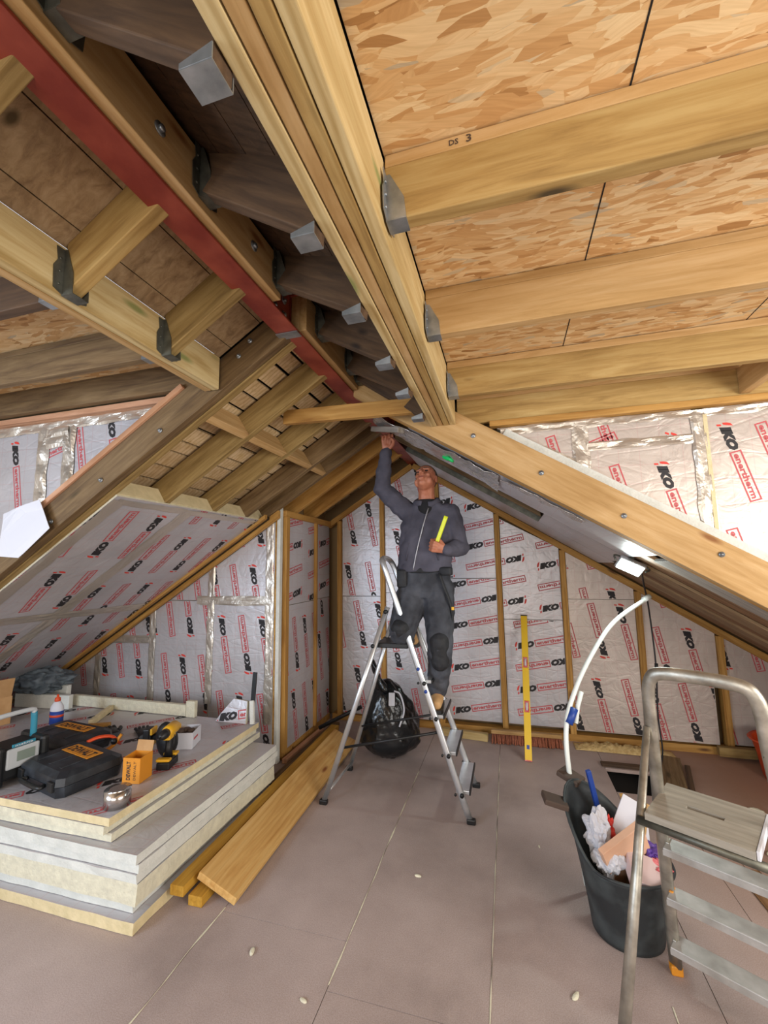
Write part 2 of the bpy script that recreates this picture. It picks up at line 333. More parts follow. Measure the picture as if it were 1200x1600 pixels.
def inset_clip(bm, poly):
    n = len(poly); c = sum((V((p[0], p[1], 0)) for p in poly), V((0, 0, 0)))/n
    for i in range(n):
        a = V((poly[i][0], poly[i][1], 0)); b = V((poly[(i+1) % n][0], poly[(i+1) % n][1], 0)); d = (b-a).normalized(); nn = V((-d.y, d.x, 0))
        if nn.dot(c-a) < 0: nn = -nn
        bmesh.ops.bisect_plane(bm, geom=bm.verts[:]+bm.edges[:]+bm.faces[:], dist=1e-6, plane_co=a+nn*.004, plane_no=-nn, clear_outer=True)
def panel(name, O, u, v, poly, thick, ang, label, group=None, mat='foil', row=.20, pitch=.64, phase=(0, 0), side='cream', tilt=11, cat='insulation board', marks=None):
    """foil-faced board: face in the plane (O,u,v), front normal u x v, printed with the maker's mark"""
    u, v = V(u).normalized(), V(v).normalized(); n = u.cross(v); mw = Matrix(((u.x, v.x, n.x, O[0]), (u.y, v.y, n.y, O[1]), (u.z, v.z, n.z, O[2]), (0, 0, 0, 1)))
    bm = bmesh.new(); N = len(poly)
    f0 = [bm.verts.new((p[0], p[1], 0)) for p in poly]; f1 = [bm.verts.new((p[0], p[1], -thick)) for p in poly]
    bm.faces.new(f0).material_index = 0; bm.faces.new(f1[::-1]).material_index = 0
    for i in range(N): bm.faces.new((f0[i], f1[i], f1[(i+1) % N], f0[(i+1) % N])).material_index = 1
    bmesh.ops.recalc_face_normals(bm, faces=bm.faces)
    if ang is not None:
        b2 = bmesh.new(); A = math.radians(ang+tilt); ca, sa = math.cos(A), math.sin(A)
        d = V((math.cos(math.radians(ang)), math.sin(math.radians(ang)), 0)); e = V((-d.y, d.x, 0))
        us = [V((p[0], p[1], 0)).dot(d) for p in poly]; vs = [V((p[0], p[1], 0)).dot(e) for p in poly]
        for q in (marks or []): logo(b2, Matrix.Translation((q[0], q[1], 0)) @ Matrix.Rotation(math.radians(q[3]), 4, 'Z') @ Matrix.Scale(.84, 4) @ Matrix.Translation((-.186 if q[2] else 0, -.035, 0)), .0008, 2, 3, 4, bool(q[2]))
        r = math.floor((min(vs)-phase[1])/row)-1
        while not marks and phase[1]+r*row < max(vs)+.1:
            k = math.floor((min(us)-phase[0])/pitch)-2
            while phase[0]+k*pitch < max(us)+.2:
                st = phase[0]+k*pitch
                ctr = d*(st+.25)+e*(phase[1]+r*row)
                if not (ctr.dot(d) < min(us)-.3 or ctr.dot(d) > max(us)+.3 or ctr.dot(e) < min(vs)-.12 or ctr.dot(e) > max(vs)+.12):
                    T = Matrix.Translation(ctr) @ Matrix.Rotation(A+(PI if (r+k) % 2 else 0), 4, 'Z') @ Matrix.Translation((-.25, -.035, 0))
                    logo(b2, T, .0008, 2, 3, 4)
                k += 1
            r += 1
        inset_clip(b2, poly)
        me = bpy.data.meshes.new('t'); b2.to_mesh(me); b2.free(); bm.from_mesh(me); bpy.data.meshes.remove(me)
    return tag(fin(name, bm, [M[mat], M[side], M['black'], M['red'], M['flame']], None, mw, smooth=None), label, cat, group)
def tape(p0, p1, w, nrm, label, mat='tape', seed=0, amp=.006, group='silver foil tape over the board joints'):
    """crinkled strip of foil tape lying on a face with normal nrm"""
    mw, L = frame(p0, p1, nrm); bm = bmesh.new(); nx = max(6, int(L/.02)); ny = 6; g = []
    for i in range(nx+1):
        row_ = []
        for j in range(ny+1):
            x = -L/2+L*i/nx; y = -w/2+w*j/ny; q = V((x*7+seed*7.7, y*16, seed))
            h = abs(noise.noise(q))*amp*1.8+abs(noise.noise(q*2.3))*amp*.35; e = noise.noise(V((x*9, seed*3.1+j//ny, 0)))*.010 if j in (0, ny) else 0
            row_.append(bm.verts.new((x, y+e, .0015+h*(0 if j in (0, ny) else 1))))
        g.append(row_)
    for i in range(nx):
        for j in range(ny): bm.faces.new((g[i][j], g[i+1][j], g[i+1][j+1], g[i][j+1]))
    o = fin('foil_tape', bm, M[mat], None, mw, smooth=None)
    sm = o.modifiers.new('thickness', 'SOLIDIFY'); sm.thickness = .001
    return tag(o, label, 'tape', group)
def cyl(bm, p0, p1, r, seg=14, mat=0): tube(bm, [p0, p1], r, seg, mat)
def bolt(parent, p, n, r=.017):
    bm = bmesh.new(); n = V(n).normalized(); p = V(p); cyl(bm, p, p+n*.003, r*1.5, 16); cyl(bm, p+n*.003, p+n*.012, r*.8, 6)
    return fin('bolt', bm, M['galv'], parent, Matrix.Identity(4))

# slope planes (underside of rafters) and their normals
RX, SL = -.92, .63
def zL(x): return 2.67+SL*(x-RX)
def zR(x): return 2.67-SL*(x-RX)
NL = V((SL, 0, -1)).normalized()      # room side of left slope
NR = V((-SL, 0, -1)).normalized()
UL = -NL; UR = -NR
SLEN = math.sqrt(1+SL*SL)

# ================================================================== THE ROOM SHELL
GY = 4.35                                    # front face of the gable studs
bm = bmesh.new()                              # floor: chipboard sheets round a hatch hole
HX0, HX1, HY0, HY1 = .66, .97, 3.50, 3.86
XS = [-4.7, -1.358, -.734, -.134, HX0, HX1, 1.12, 2.95]
def slab(x0, x1, y0, y1): box(bm, ((x0+x1)/2, (y0+y1)/2, -.012), (x1-x0-.003, y1-y0-.003, .024))
for i in range(7):
    x0, x1 = XS[i], XS[i+1]
    if x0 == HX0: slab(x0, x1, -2.6, HY0); slab(x0, x1, HY1, 4.5)
    else:
        slab(x0, x1, -2.6, [1.2, 1.9, 1.68, 1.0, 0, 2.78, 2.6][i]); slab(x0, x1, [1.2, 1.9, 1.68, 1.0, 0, 2.78, 2.6][i], 4.5)
kind(fin('floor', bm, [M['floor']]))
bm = bmesh.new(); box(bm, (-.875, .95, -.10), (7.65, 7.1, .02)); kind(fin('floor', bm, [M['hole']]))

def wallbox(name, c, s, mat='wall'):
    bm = bmesh.new(); box(bm, c, s); return kind(fin(name, bm, M[mat]))
wallbox('wall_gable', (.5, 4.54, 1.4), (5.2, .06, 2.9))
wallbox('wall_recess_front', (-3.36, 3.44, 1.2), (2.72, .04, 2.5))
wallbox('wall_recess_side', (-2.00, 3.95, 1.2), (.03, 1.02, 2.4))
wallbox('wall_left', (-4.66, .9, .35), (.05, 5.1, .74), 'wall')
wallbox('wall_right', (2.98, .95, .6), (.05, 7.1, 1.3), 'wall')
wallbox('wall_rear', (-.8, -2.62, 1.4), (7.8, .05, 2.9), 'plaster')
# dormer cheek backs
bm = bmesh.new(); prism(bm, [(-3.45, 1.27), (-1.36, 2.585), (-1.36, 2.62), (-3.45, 2.62)], 1.80, 1.84); kind(fin('wall_left_cheek', bm, M['wall']))
bm = bmesh.new(); prism(bm, [(-.36, 2.60), (-.36, 2.50), (2.6, .66), (2.6, 2.60)], 2.58, 2.62); kind(fin('wall_right_cheek', bm, M['wall']))
# dormer fronts with window openings, frames and glazing bars
def dormer_front(x, y0, y1, name, wn, wy0, wy1, out):
    bm = bmesh.new(); z0, z1 = .95, 2.15
    for a, b_, c, d in ((y0, y1, 0, z0), (y0, y1, z1, 2.62), (y0, wy0, z0, z1), (wy1, y1, z0, z1)): box(bm, (x, (a+b_)/2, (c+d)/2), (.08, b_-a, d-c))
    kind(fin(name, bm, M['plaster']))
    bm = bmesh.new()
    for a, b_, c, d in ((wy0, wy1, z0, z0+.05), (wy0, wy1, z1-.05, z1), (wy0, wy0+.05, z0, z1), (wy1-.05, wy1, z0, z1), ((wy0+wy1)/2-.03, (wy0+wy1)/2+.03, z0, z1)): box(bm, (x+out*.02, (a+b_)/2, (c+d)/2), (.06, b_-a, d-c))
    kind(fin(wn, bm, M['paper']))
dormer_front(-3.50, -2.6, 1.80, 'wall_left_dormer', 'window_1', -1.8, -.0, -1)
dormer_front(2.66, -2.6, 2.60, 'wall_right_dormer', 'window_2', -.5, 1.6, 1)
# flat dormer roofs: OSB on firrings
bm = bmesh.new(); box(bm, (0, 0, 0), (2.98, 5.30, .018)); o = fin('ceiling', bm, M['osb'], None, Matrix.Translation((1.245, -.02, 2.612))); kind(o)
bm = bmesh.new()
for y in (.62, -.63):                        # sheet joints
    pass
bm.free()
bm = bmesh.new(); box(bm, (0, 0, 0), (2.2, 4.5, .018)); kind(fin('ceiling', bm, M['osb'], None, Matrix.Translation((-2.46, -.42, 2.632))))
# sloped decks: sarking boards between steel and trimmers, slats beyond, all running along the ridge
def boards(name, side, x0, x1, y0, y1, off, w, gap, mat, jit=0):
    bm = bmesh.new(); s = 1 if side == 'R' else -1; k = 0; d = 0; tot = abs(x1-x0)*SLEN; rn = random.Random(len(name)+int(w*1000)+int(y1*10))
    while d < tot-.01:
        ww = min(w*rn.uniform(.8, 1.2), tot-d); xc = RX+s*(abs(x0-RX)+(d+ww/2)/SLEN); zc = (zR if side == 'R' else zL)(xc)+off*SLEN+rn.uniform(-jit, jit)
        rot = Matrix.Rotation((1 if side == 'R' else -1)*math.atan(SL), 3, 'Y')
        box(bm, (xc, (y0+y1)/2, zc+.009*SLEN), (ww-gap, y1-y0, .018), rot); d += ww
    return kind(fin(name, bm, M[mat]))
DEP = .145
boards('ceiling', 'L', -.93, -1.30, -2.6, 1.66, DEP, .17, .004, 'sark')
boards('ceiling', 'R', -.90, -.30, -2.6, 2.45, .215, .15, .004, 'darker')  # right deck darkened in colour for the shaded ridge cavity
boards('ceiling', 'L', -.93, -4.65, 1.75, 4.5, DEP+.02, .11, .016, 'slat', .004)
boards('ceiling', 'R', -.90, 2.95, 2.5, 4.5, DEP+.05, .15, .003, 'sark')
# outer skin that keeps the sky out above the boards
def skin(side, x1, y0, y1):
    z = zL if side == 'L' else zR; bm = bmesh.new()
    prism(bm, [(RX, z(RX)+.34), (x1, z(x1)+.34), (x1, z(x1)+.37), (RX, z(RX)+.37)], y0, y1); kind(fin('ceiling', bm, M['hole']))
skin('L', -1.40, -2.62, 1.80); skin('L', -4.75, 1.80, 4.58); skin('R', -.32, -2.62, 2.58); skin('R', 3.0, 2.58, 4.58)
bm = bmesh.new(); box(bm, (-2.6, -.4, 2.68), (2.3, 4.6, .03)); box(bm, (1.25, -.0, 2.66), (3.1, 5.4, .03)); kind(fin('ceiling', bm, M['hole']))
# gable rake plate, sole plates
bm = bmesh.new(); box(bm, (.52, GY+.03, .03), (4.7, .09, .06)); kind(fin('baseboard_gable', bm, M['orange']))
bm = bmesh.new(); box(bm, (-1.90, 3.85, .03), (.07, .98, .06)); kind(fin('baseboard_recess', bm, M['orange']))

# ================================================================== STEEL RIDGE BEAM
def ibeam(name, y0, y1, label, zb=2.66, h=.20):
    root = empty(name, (RX, (y0+y1)/2, zb)); bm = bmesh.new(); L = y1-y0
    box(bm, (0, 0, .005), (.105, L, .010), bev=.002); fin('bottom_flange', bm, M['steel'], root)
    bm = bmesh.new(); box(bm, (0, 0, h/2), (.008, L, h-.02)); fin('web', bm, M['steel'], root)
    bm = bmesh.new(); box(bm, (0, 0, h-.005), (.105, L, .010), bev=.002); fin('top_flange', bm, M['steel'], root)
    return tag(root, label, 'steel beam', 'red oxide ridge steel')
ib = ibeam('steel_ridge_beam', -2.55, 1.655, 'near length of the red steel ridge beam, running up to the bolted splice')
ib2 = ibeam('steel_ridge_beam', 1.662, 4.40, 'far length of the red steel ridge beam, from the splice to the gable')
for y in (1.52, 1.60):
    bolt(ib, (RX+.006, y, 2.72), (1, 0, 0), .012); bolt(ib, (RX+.006, y, 2.79), (1, 0, 0), .012)
bm = bmesh.new(); box(bm, (RX, 1.66, 2.656), (.108, .05, .004)); fin('splice_plate', bm, M['galv'], ib, Matrix.Identity(4))
def packer(y0, y1, label, mat='glulam'):
    o = timber('web_packer', (RX+.045, y0, 2.762), (RX+.045, y1, 2.762), .078, .176, mat); return tag(o, label, 'timber', 'timber packers in the steel web')
p1 = packer(-2.5, 1.44, 'pale timber packer bolted along the near steel beam web'); packer(1.67, 2.38, 'pale timber packer just past the steel splice')
for y in (.80, 1.24): bolt(p1, (RX+.085, y, 2.76), (1, 0, 0), .012)
tag(timber('web_packer', (RX-.03, -2.5, 2.765), (RX-.03, 1.62, 2.765), .045, .18, 'sark' if 0 else 'treated'), 'timber packer hidden behind the left side of the steel', 'timber', 'timber packers in the steel web')

# ================================================================== TRIMMER BEAMS
tr = empty('trimmer_beam', (-.3175, -.1, 2.39))
names = ['outer ply of the laminated beam']*4
xs = [-.39, -.352, -.316, -.281, -.245]; mt = ['yellow', 'glulam', 'treated', 'yellow']
for i in range(4):
    timber('ply', ((xs[i]+xs[i+1])/2, -2.55, 2.49), ((xs[i]+xs[i+1])/2, 2.385, 2.49), xs[i+1]-xs[i]-.003, .20-(.004 if i in (1,) else 0), mt[i], parent=tr)
tag(tr, 'thick laminated pine trimmer beam right of the red steel', 'beam')
tl = empty('trimmer_beam', (-1.325, -.4, 2.45))
for i, (x, w_, m_) in enumerate(((-1.305, .040, 'yellow'), (-1.3465, .037, 'glulam'))):
    timber('ply', (x, -2.55, 2.52), (x, 1.655, 2.52), w_, .16, m_, parent=tl)
tag(tl, 'double yellow pine trimmer beam left of the red steel', 'beam')

# ================================================================== JOISTS OF THE FLAT DORMER ROOFS
def hanger(parent, x, y, z, sx, w=.045, h=.11, mat='galv', depth=.05, name='joist_hanger', slim=False):
    """U-shaped hanger hugging a joist end; sx=+1 joist runs to +x"""
    bm = bmesh.new(); t = .0025
    box(bm, (x+sx*depth/2, y, z-t/2), (depth, w+.006, t))
    for s in (-1, 1):
        if slim: prism(bm, [(x, z), (x+sx*depth, z), (x+sx*depth, z+.010), (x, z+.028)], y+s*(w/2+.001), y+s*(w/2+.0035)); continue
        prism(bm, [(x, z), (x+sx*depth, z), (x+sx*depth*(.9 if not slim else .35), z+h*(.45 if not slim else .10)), (x+sx*.012, z+h), (x, z+h)], y+s*(w/2+.001), y+s*(w/2+.0035))
        prism(bm, [(y+s*(w/2), z+.0), (y+s*(w/2+.030), z+.012), (y+s*(w/2+.034), z+h*.55), (y+s*(w/2+.022), z+h*.72), (y+s*(w/2+.028), z+h), (y+s*w/2, z+h)], x+sx*.0005, x+sx*.003, 'X')
        for k in range(3): cyl(bm, (x+sx*.003, y+s*(w/2+.016), z+h*(.2+.28*k)), (x+sx*.006, y+s*(w/2+.016), z+h*(.2+.28*k)), .004, 8)
    return fin(name, bm, M[mat], parent, Matrix.Identity(4))
jl = ['nearest joist under the right dormer OSB, bearing a small ink stamp', 'second joist under the right dormer OSB, with dark green knots',
      'third joist under the right dormer OSB, close to the foil cheek', 'last joist under the right dormer OSB, tight against the foil cheek']
for i, (y, z) in enumerate(((.90, 2.42), (1.445, 2.42), (2.035, 2.42), (2.46, 2.41))):
    e0 = -.243
    j = timber('ceiling_joist', (e0, y+.0195, z+.0725), (2.62, y+.0195, z+.0725), .039, .145, ['treated', 'glulam', 'treated', 'treated'][i]); tag(j, jl[i], 'joist', 'joists under the right dormer roof')
    f = timber('firring_strip', (e0, y+.018, z+.145+.017), (2.62, y+.018, z+.145+.017), .036, .034, 'glulam', parent=j)
    f['label'] = 'thin firring batten nailed on top'
    if i < 3: hanger(j, e0+.002, y+.0195, z, 1, .039, .12)
    if i == 0:
        bm = bmesh.new(); T = Matrix(((1, 0, 0, 0), (0, 0, -1, y-.0015), (0, 1, 0, 0), (0, 0, 0, 1)))
        put_text(bm, 'DS', -.085, z+.154, .022, .015, 0, .02, 0, T); put_text(bm, '3', -.045, z+.152, .012, .020, 0, .02, 0, T)
        fin('ink_stamp', bm, M['brownp'], j, Matrix.Identity(4), smooth=None)
tag(timber('noggin', (1.18, 2.075, 2.485), (1.18, 2.455, 2.485), .045, .13, 'glulam'), 'short noggin bridging the last two right dormer joists', 'timber')
lj = ['near joist under the left dormer OSB with a bright pine underside', 'middle joist under the left dormer OSB, knotty with a faint stamp', 'last joist under the left dormer OSB, tight against the foil cheek', 'nearest joist under the left dormer OSB at the frame edge']
for i, (y, z) in enumerate(((.93, 2.46), (1.335, 2.46), (1.68, 2.485), (.50, 2.46))):
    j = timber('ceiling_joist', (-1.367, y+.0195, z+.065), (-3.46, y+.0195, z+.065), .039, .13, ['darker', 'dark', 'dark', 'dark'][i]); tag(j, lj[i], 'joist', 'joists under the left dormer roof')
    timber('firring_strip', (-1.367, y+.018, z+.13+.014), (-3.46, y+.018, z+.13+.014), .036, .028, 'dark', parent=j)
    if i != 2: hanger(j, -1.369, y+.0195, z, -1, .039, .10)
# dark joints between OSB sheets (real 3 mm gaps shown as recessed dark strips)
for k, (x, y0, y1) in enumerate(((.30, -2.6, 2.5), (1.02, 1.45, 2.5))):
    bm = bmesh.new(); box(bm, (x, (y0+y1)/2, 2.6028), (.004, y1-y0, .001)); kind(fin('trim_1', bm, M['hole']))

# ================================================================== SHORT RAFTERS BETWEEN STEEL AND TRIMMERS
def rafter(name, side, x0, x1, y, mat, depth=DEP, w=.045, off=0, parent=None, cut=(-.63, -.63)):
    z = zR if side == 'R' else zL; n = UR if side == 'R' else UL
    p0 = V((x0, y+w/2, z(x0)))+n*off; p1 = V((x1, y+w/2, z(x1)))+n*off
    return timber(name, p0, p1, w, depth, mat, up=n, align=(0, .5), parent=parent, cut=cut)
for i, y in enumerate((.135, .52, .905, 1.305)):
    r = rafter('short_rafter', 'L', -.93, -1.281, y, 'olive' if i != 2 else 'treated')
    tag(r, ['short rafter left of the steel above the camera', 'short rafter left of the steel at the left picture edge', 'short rafter left of the steel with the larger dark hanger', 'short rafter left of the steel nearest the cheek rafter'][i], 'rafter', 'short rafters left of the steel')
    hanger(r, -1.284, y+.0225, zL(-1.284)-.002, 1, .047, .15, 'darkmetal', .045)
for i, (y, yl) in enumerate(((.06, .09), (.465, .51), (.82, .955), (1.145, 1.40), (1.49, 1.79), (1.80, 2.18), (2.14, 2.33))):
    r = timber('short_rafter', (-.834, yl+.0225, 2.722), (-.392, y+.0225, 2.362), .045, .19, 'darker', up=(.77, 0, 1), align=(0, .5), cut=(-.8, -.8))  # dark wood puts the shade of the cavity into the rafter colour
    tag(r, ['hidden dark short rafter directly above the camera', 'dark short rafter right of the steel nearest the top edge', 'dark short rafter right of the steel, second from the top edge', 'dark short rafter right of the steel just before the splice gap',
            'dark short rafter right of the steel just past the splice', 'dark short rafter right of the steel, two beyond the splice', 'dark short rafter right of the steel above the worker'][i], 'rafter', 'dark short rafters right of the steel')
    z = 2.362; hanger(r, -.391, y+.0225, z, -1, .047, .16, 'galv', .06, slim=True)
    hanger(r, -.834, yl+.0225, 2.70, 1, .047, .16, 'darkmetal', .045, name='end_bracket')

# ================================================================== CHEEK RAFTERS (doubled, bolted)
cl = empty('cheek_rafter', (-2.3, 1.64, 1.7))
r = rafter('inner_ply', 'L', -.93, -4.2, 1.67, 'dark', parent=cl); r2 = rafter('outer_ply', 'L', -.93, -4.2, 1.722, 'olive', w=.05, parent=cl)
tag(cl, 'doubled bolted rafter sloping down below the left foil cheek', 'rafter')
for x in (-1.13, -1.19, -1.63, -1.99, -2.31): bolt(r, (x, 1.668, zL(x)+(.055 if x < -1.5 else (.13 if x > -1.15 else .10))), (0, -1, 0), .008)
cr = empty('cheek_rafter', (1, 2.4, 1.6))
r = rafter('inner_ply', 'R', -.87, 2.95, 2.39, 'glulam', depth=.19, parent=cr); r2 = rafter('outer_ply', 'R', -.80, 2.95, 2.437, 'orange', depth=.17, w=.045, parent=cr)
tag(cr, 'long planed pine rafter with round bolts sloping down to the right', 'rafter')
for i, x in enumerate((-.15, .20, .58, .98, 1.30, 1.72)): bolt(r, (x, 2.388, zR(x)+(.13, .11, .10, .15, .09, .12)[i]), (0, -1, 0), .009)
# collar batten with faint stamp
co = timber('collar_batten', (-1.27, 2.26, 2.50), (-.40, 2.20, 2.455), .04, .085, 'orange', up=(0, 0, 1)); tag(co, 'bright orange batten spanning below the red steel', 'batten')

# ================================================================== LONG RAFTERS OF THE LEFT SLOPE
ly = [2.10, 2.545, 2.94, 3.21]
for i, y in enumerate(ly):
    tag(rafter('rafter', 'L', -.928, -4.5 if i < 3 else -4.5, y, ['olive', 'olive', 'dark', 'dark'][i]),
        ['first long rafter beyond the doubled left cheek rafter', 'second long rafter on the left slope', 'third long rafter on the left slope', 'fourth long rafter, over the top of the foil recess wall'][i], 'rafter', 'long rafters of the left slope')
for i, y in enumerate((3.52, 3.93)):
    tag(rafter('rafter', 'L', -.928, -1.98, y, 'orange'), ['new orange rafter meeting the recess wall top', 'new orange rafter next to the gable'][i], 'rafter', 'new orange rafters at the gable')
by = [(1.765, 2.10), (2.145, 2.545), (2.59, 2.94), (2.985, 3.21)]
for i, (a, b_) in enumerate(by):
    xc = -1.43; p = V((xc, 0, zL(xc)))
    o = timber('noggin', (xc, a, zL(xc)), (xc, b_, zL(xc)), .045, .14, 'slat' if 0 else 'glulam', up=UL, align=(0, .5))
    tag(o, ['nearest noggin between the left slope rafters', 'second noggin between the left slope rafters', 'third noggin between the left slope rafters', 'farthest noggin between the left slope rafters'][i], 'noggin', 'noggins in the left slope')
# right slope lining: grey boards, dark slot, brown boards lower down
def slope_strip(name, y0, y1, x0, x1, mat, label, cat, grp, off=0.0, th=.02):
    n = UR; p0 = V((x0, (y0+y1)/2, zR(x0)))+n*off; p1 = V((x1, (y0+y1)/2, zR(x1)))+n*off
    return tag(timber(name, p0, p1, y1-y0, th, mat, up=n, align=(0, .5)), label, cat, grp)
foils = []
for i, (y0, y1, x0, x1, l) in enumerate(((2.485, 3.085, -.55, .74, 'grey foil-lined board under the right slope just behind the bolted rafter'),
        (3.67, 4.29, -.84, .80, 'grey foil-lined board under the right slope beside the gable'), (3.09, 3.665, .26, .78, 'grey foil-lined board at the lower end of the dark slot'))):
    n = NR; u = V((1, 0, -SL)).normalized(); v = n.cross(u); O = V((x0, (y0+y1)/2, zR(x0)))
    L = (x1-x0)*SLEN; h = (y1-y0)/2
    panel('slope_board', O, u, v, [(0, -h), (L, -h), (L, h), (0, h)], .05, None, l, 'foil boards under the right slope', mat='foil', side='darkmetal', cat='insulation board')
for i, (y0, y1, x0, off) in enumerate(((2.485, 2.72, .79, 0), (2.75, 3.03, .76, .014), (3.08, 3.36, .82, 0), (3.37, 3.66, .79, .018), (3.68, 3.95, .84, .004), (3.96, 4.29, .82, .012))):
    slope_strip('lining_board', y0, y1, x0, 2.94, 'brownboard' if i % 2 else 'greyboard' if i == 0 else 'sark', ['brown board of the lower right slope, %s' % s for s in ('edge tucked behind the bolted rafter', 'second from the bolted rafter', 'third from the bolted rafter', 'third from the gable', 'second from the gable', 'lying along the gable batten')][i], 'board', 'brown boards of the lower right slope', off)
tag(rafter('rafter', 'R', -.86, .255, 3.36, 'dark', w=.05, off=.01), 'old rafter showing inside the dark slot of the right slope', 'rafter')
# gable rake battens and studs
gr = timber('rake_batten', V((-.90, GY+.01, zR(-.90)))+UR*.0, V((2.94, GY+.01, zR(2.94))), .07, .055, 'orange', up=UR, align=(0, -.5)); tag(gr, 'long orange batten under the right roof slope of the gable', 'batten')
gl = timber('rake_batten', (-.94, GY+.01, zL(-.94)), (-1.90, GY+.01, zL(-1.90)), .07, .055, 'orange', up=UL, align=(0, -.5)); tag(gl, 'short orange batten under the left roof slope of the gable', 'batten')
sx = [-1.775, -1.29, -.70, -.108, .478, 1.085, 1.675, 2.27]
sl = ['orange stud in the corner of the gable and the recess', 'orange gable stud seen behind the near ladder leg', 'orange gable stud hidden behind the worker', 'orange gable stud just right of the worker',
      'orange gable stud between the spirit level and the plastic pipe', 'orange gable stud behind the left rail of the near stepladder', 'orange gable stud behind the hoop of the near stepladder', 'last gable stud beside the orange tub']
for i, x in enumerate(sx):
    z1 = (zL if x+.02 < RX else zR)(x+.02)-.068
    tag(timber('wall_stud', (x+.025, GY+.02, .06), (x+.025, GY+.02, z1), .05, .08, 'orange', up=(0, -1, 0)), sl[i], 'stud', 'orange studs of the gable')
# foil boards between the gable studs
PY = GY+.008
X, Z = V((1, 0, 0)), V((0, 0, 1)); Yv = V((0, 1, 0))
def rk(x, drop=.06): return (zL if x < RX else zR)(x)-drop
def gpanel(x0, x1, z0, z1, ang, label, dy=0, phase=(0, 0), mat='foil', cut=True, row=.235, pitch=.66):
    if cut:
        if x0 < RX < x1: poly = [(x0, z0), (x1, z0), (x1, min(z1, rk(x1))), (RX, min(z1, rk(RX))), (x0, min(z1, rk(x0)))]
        else: poly = [(x0, z0), (x1, z0), (x1, min(z1, rk(x1))), (x0, min(z1, rk(x0)))]
    else: poly = [(x0, z0), (x1, z0), (x1, z1), (x0, z1)]
    # room side faces -Y: u=+X, v=+Z gives n = -Y
    return panel('insulation_board', (0, PY+dy, 0), X, Z, poly, .06, ang, label, 'foil boards of the gable', mat, phase=phase, row=row, pitch=pitch)
g = .003
gpanel(-1.722, -1.293, .07, 1.262, -90, 'lower gable foil board in the first bay from the corner', phase=(.1, .12))
gpanel(-1.722, -1.293, 1.268, 9, -90, 'upper gable foil board in the first bay from the corner', phase=(.35, .02))
gpanel(-1.237, -.703, .07, 1.30, -90, 'lower gable foil board behind the bin bag', phase=(.3, .03))
gpanel(-1.237, -.703, 1.306, 9, -90, 'upper gable foil board behind the raised arm', phase=(.0, .1))
gpanel(-.647, -.111, .10, 1.445, 0, 'lower gable foil board right behind the worker', phase=(.02, .02), row=.20, pitch=.60)
gpanel(-.647, -.111, 1.451, 9, 0, 'upper gable foil board beside the worker\'s head', phase=(.2, .0), row=.20, pitch=.60, dy=.004)
gpanel(-.053, .475, .10, 1.055, 0, 'lower gable foil board behind the spirit level', phase=(.03, .05), row=.20, pitch=.60)
gpanel(-.053, .475, 1.060, 2.03, 0, 'upper gable foil board above the spirit level, leaving a dark gap on top', phase=(.27, .0), row=.20, pitch=.60)
gpanel(.533, 1.082, .09, 1.25, -90, 'lower gable foil board behind the plastic pipe', phase=(.1, .06), mat='foilw')
gpanel(.533, 1.082, 1.254, 9, 90, 'upper gable foil board below the work lamp', phase=(.2, .0), mat='foilw')
gpanel(1.140, 1.62, .08, .58, -90, 'low slightly proud gable foil board behind the near stepladder', dy=-.03, phase=(.1, .02), mat='foilw', cut=False)
gpanel(1.140, 1.672, .60, 9, -90, 'middle gable foil board inside the stepladder hoop', phase=(.3, .1), mat='foilw')
gpanel(1.730, 2.267, .08, 9, -90, 'gable foil board above the orange tub', phase=(.15, .05), mat='foilw')
gpanel(2.32, 2.9, .08, 9, -90, 'last gable foil board under the eave', mat='foilw')
# recess side wall (faces +X): studs, top plate, boards
WX = -1.868
for y, w, l, m_ in ((3.345, .055, 'pale orange stud at the near end of the recess side wall', 'orange'), (3.955, .03, 'thin orange stud in the middle of the recess side wall', 'orange')):
    tag(timber('wall_stud', (WX, y+w/2, .06), (WX, y+w/2, 2.03), w, .05, m_, up=(1, 0, 0)), l, 'stud')
tag(timber('head_plate', (WX, 3.33, 2.055), (WX, 4.33, 2.045), .05, .055, 'orange'), 'orange head plate over the recess side wall', 'batten')
def rpanel(y0, y1, z0, z1, ang, label, phase=(0, 0), row=.205, pitch=.62):
    return panel('insulation_board', (WX-.004, 0, 0), Yv, Z, [(y0, z0), (y1, z0), (y1, z1), (y0, z1)], .05, ang, label, 'foil boards of the recess side wall', phase=phase, row=row, pitch=pitch)
rpanel(3.402, 3.953, .06, 1.250, -90, 'lower near foil board of the recess side wall', (.1, .1)); rpanel(3.402, 3.953, 1.255, 2.03, 0, 'upper near foil board of the recess side wall', (.1, .0), row=.22)
rpanel(3.987, 4.34, .06, 1.255, -90, 'lower far foil board of the recess side wall', (.3, .02)); rpanel(3.987, 4.34, 1.26, 2.03, 0, 'upper far foil board of the recess side wall', (.35, .1), row=.22)
# pale edge strip at the recess corner
FY = 3.275
bm = bmesh.new(); box(bm, (-1.888, FY+.028, 1.08), (.034, .05, 2.16), bev=.006); tag(fin('corner_strip', bm, M['white']), 'tall white foam edge strip at the recess corner', 'trim strip')
bm = bmesh.new(); box(bm, (-1.914, FY+.03, 1.06), (.014, .04, 2.10), bev=.002); tag(fin('corner_batten', bm, M['orange']), 'thin orange batten behind the white corner strip', 'batten')
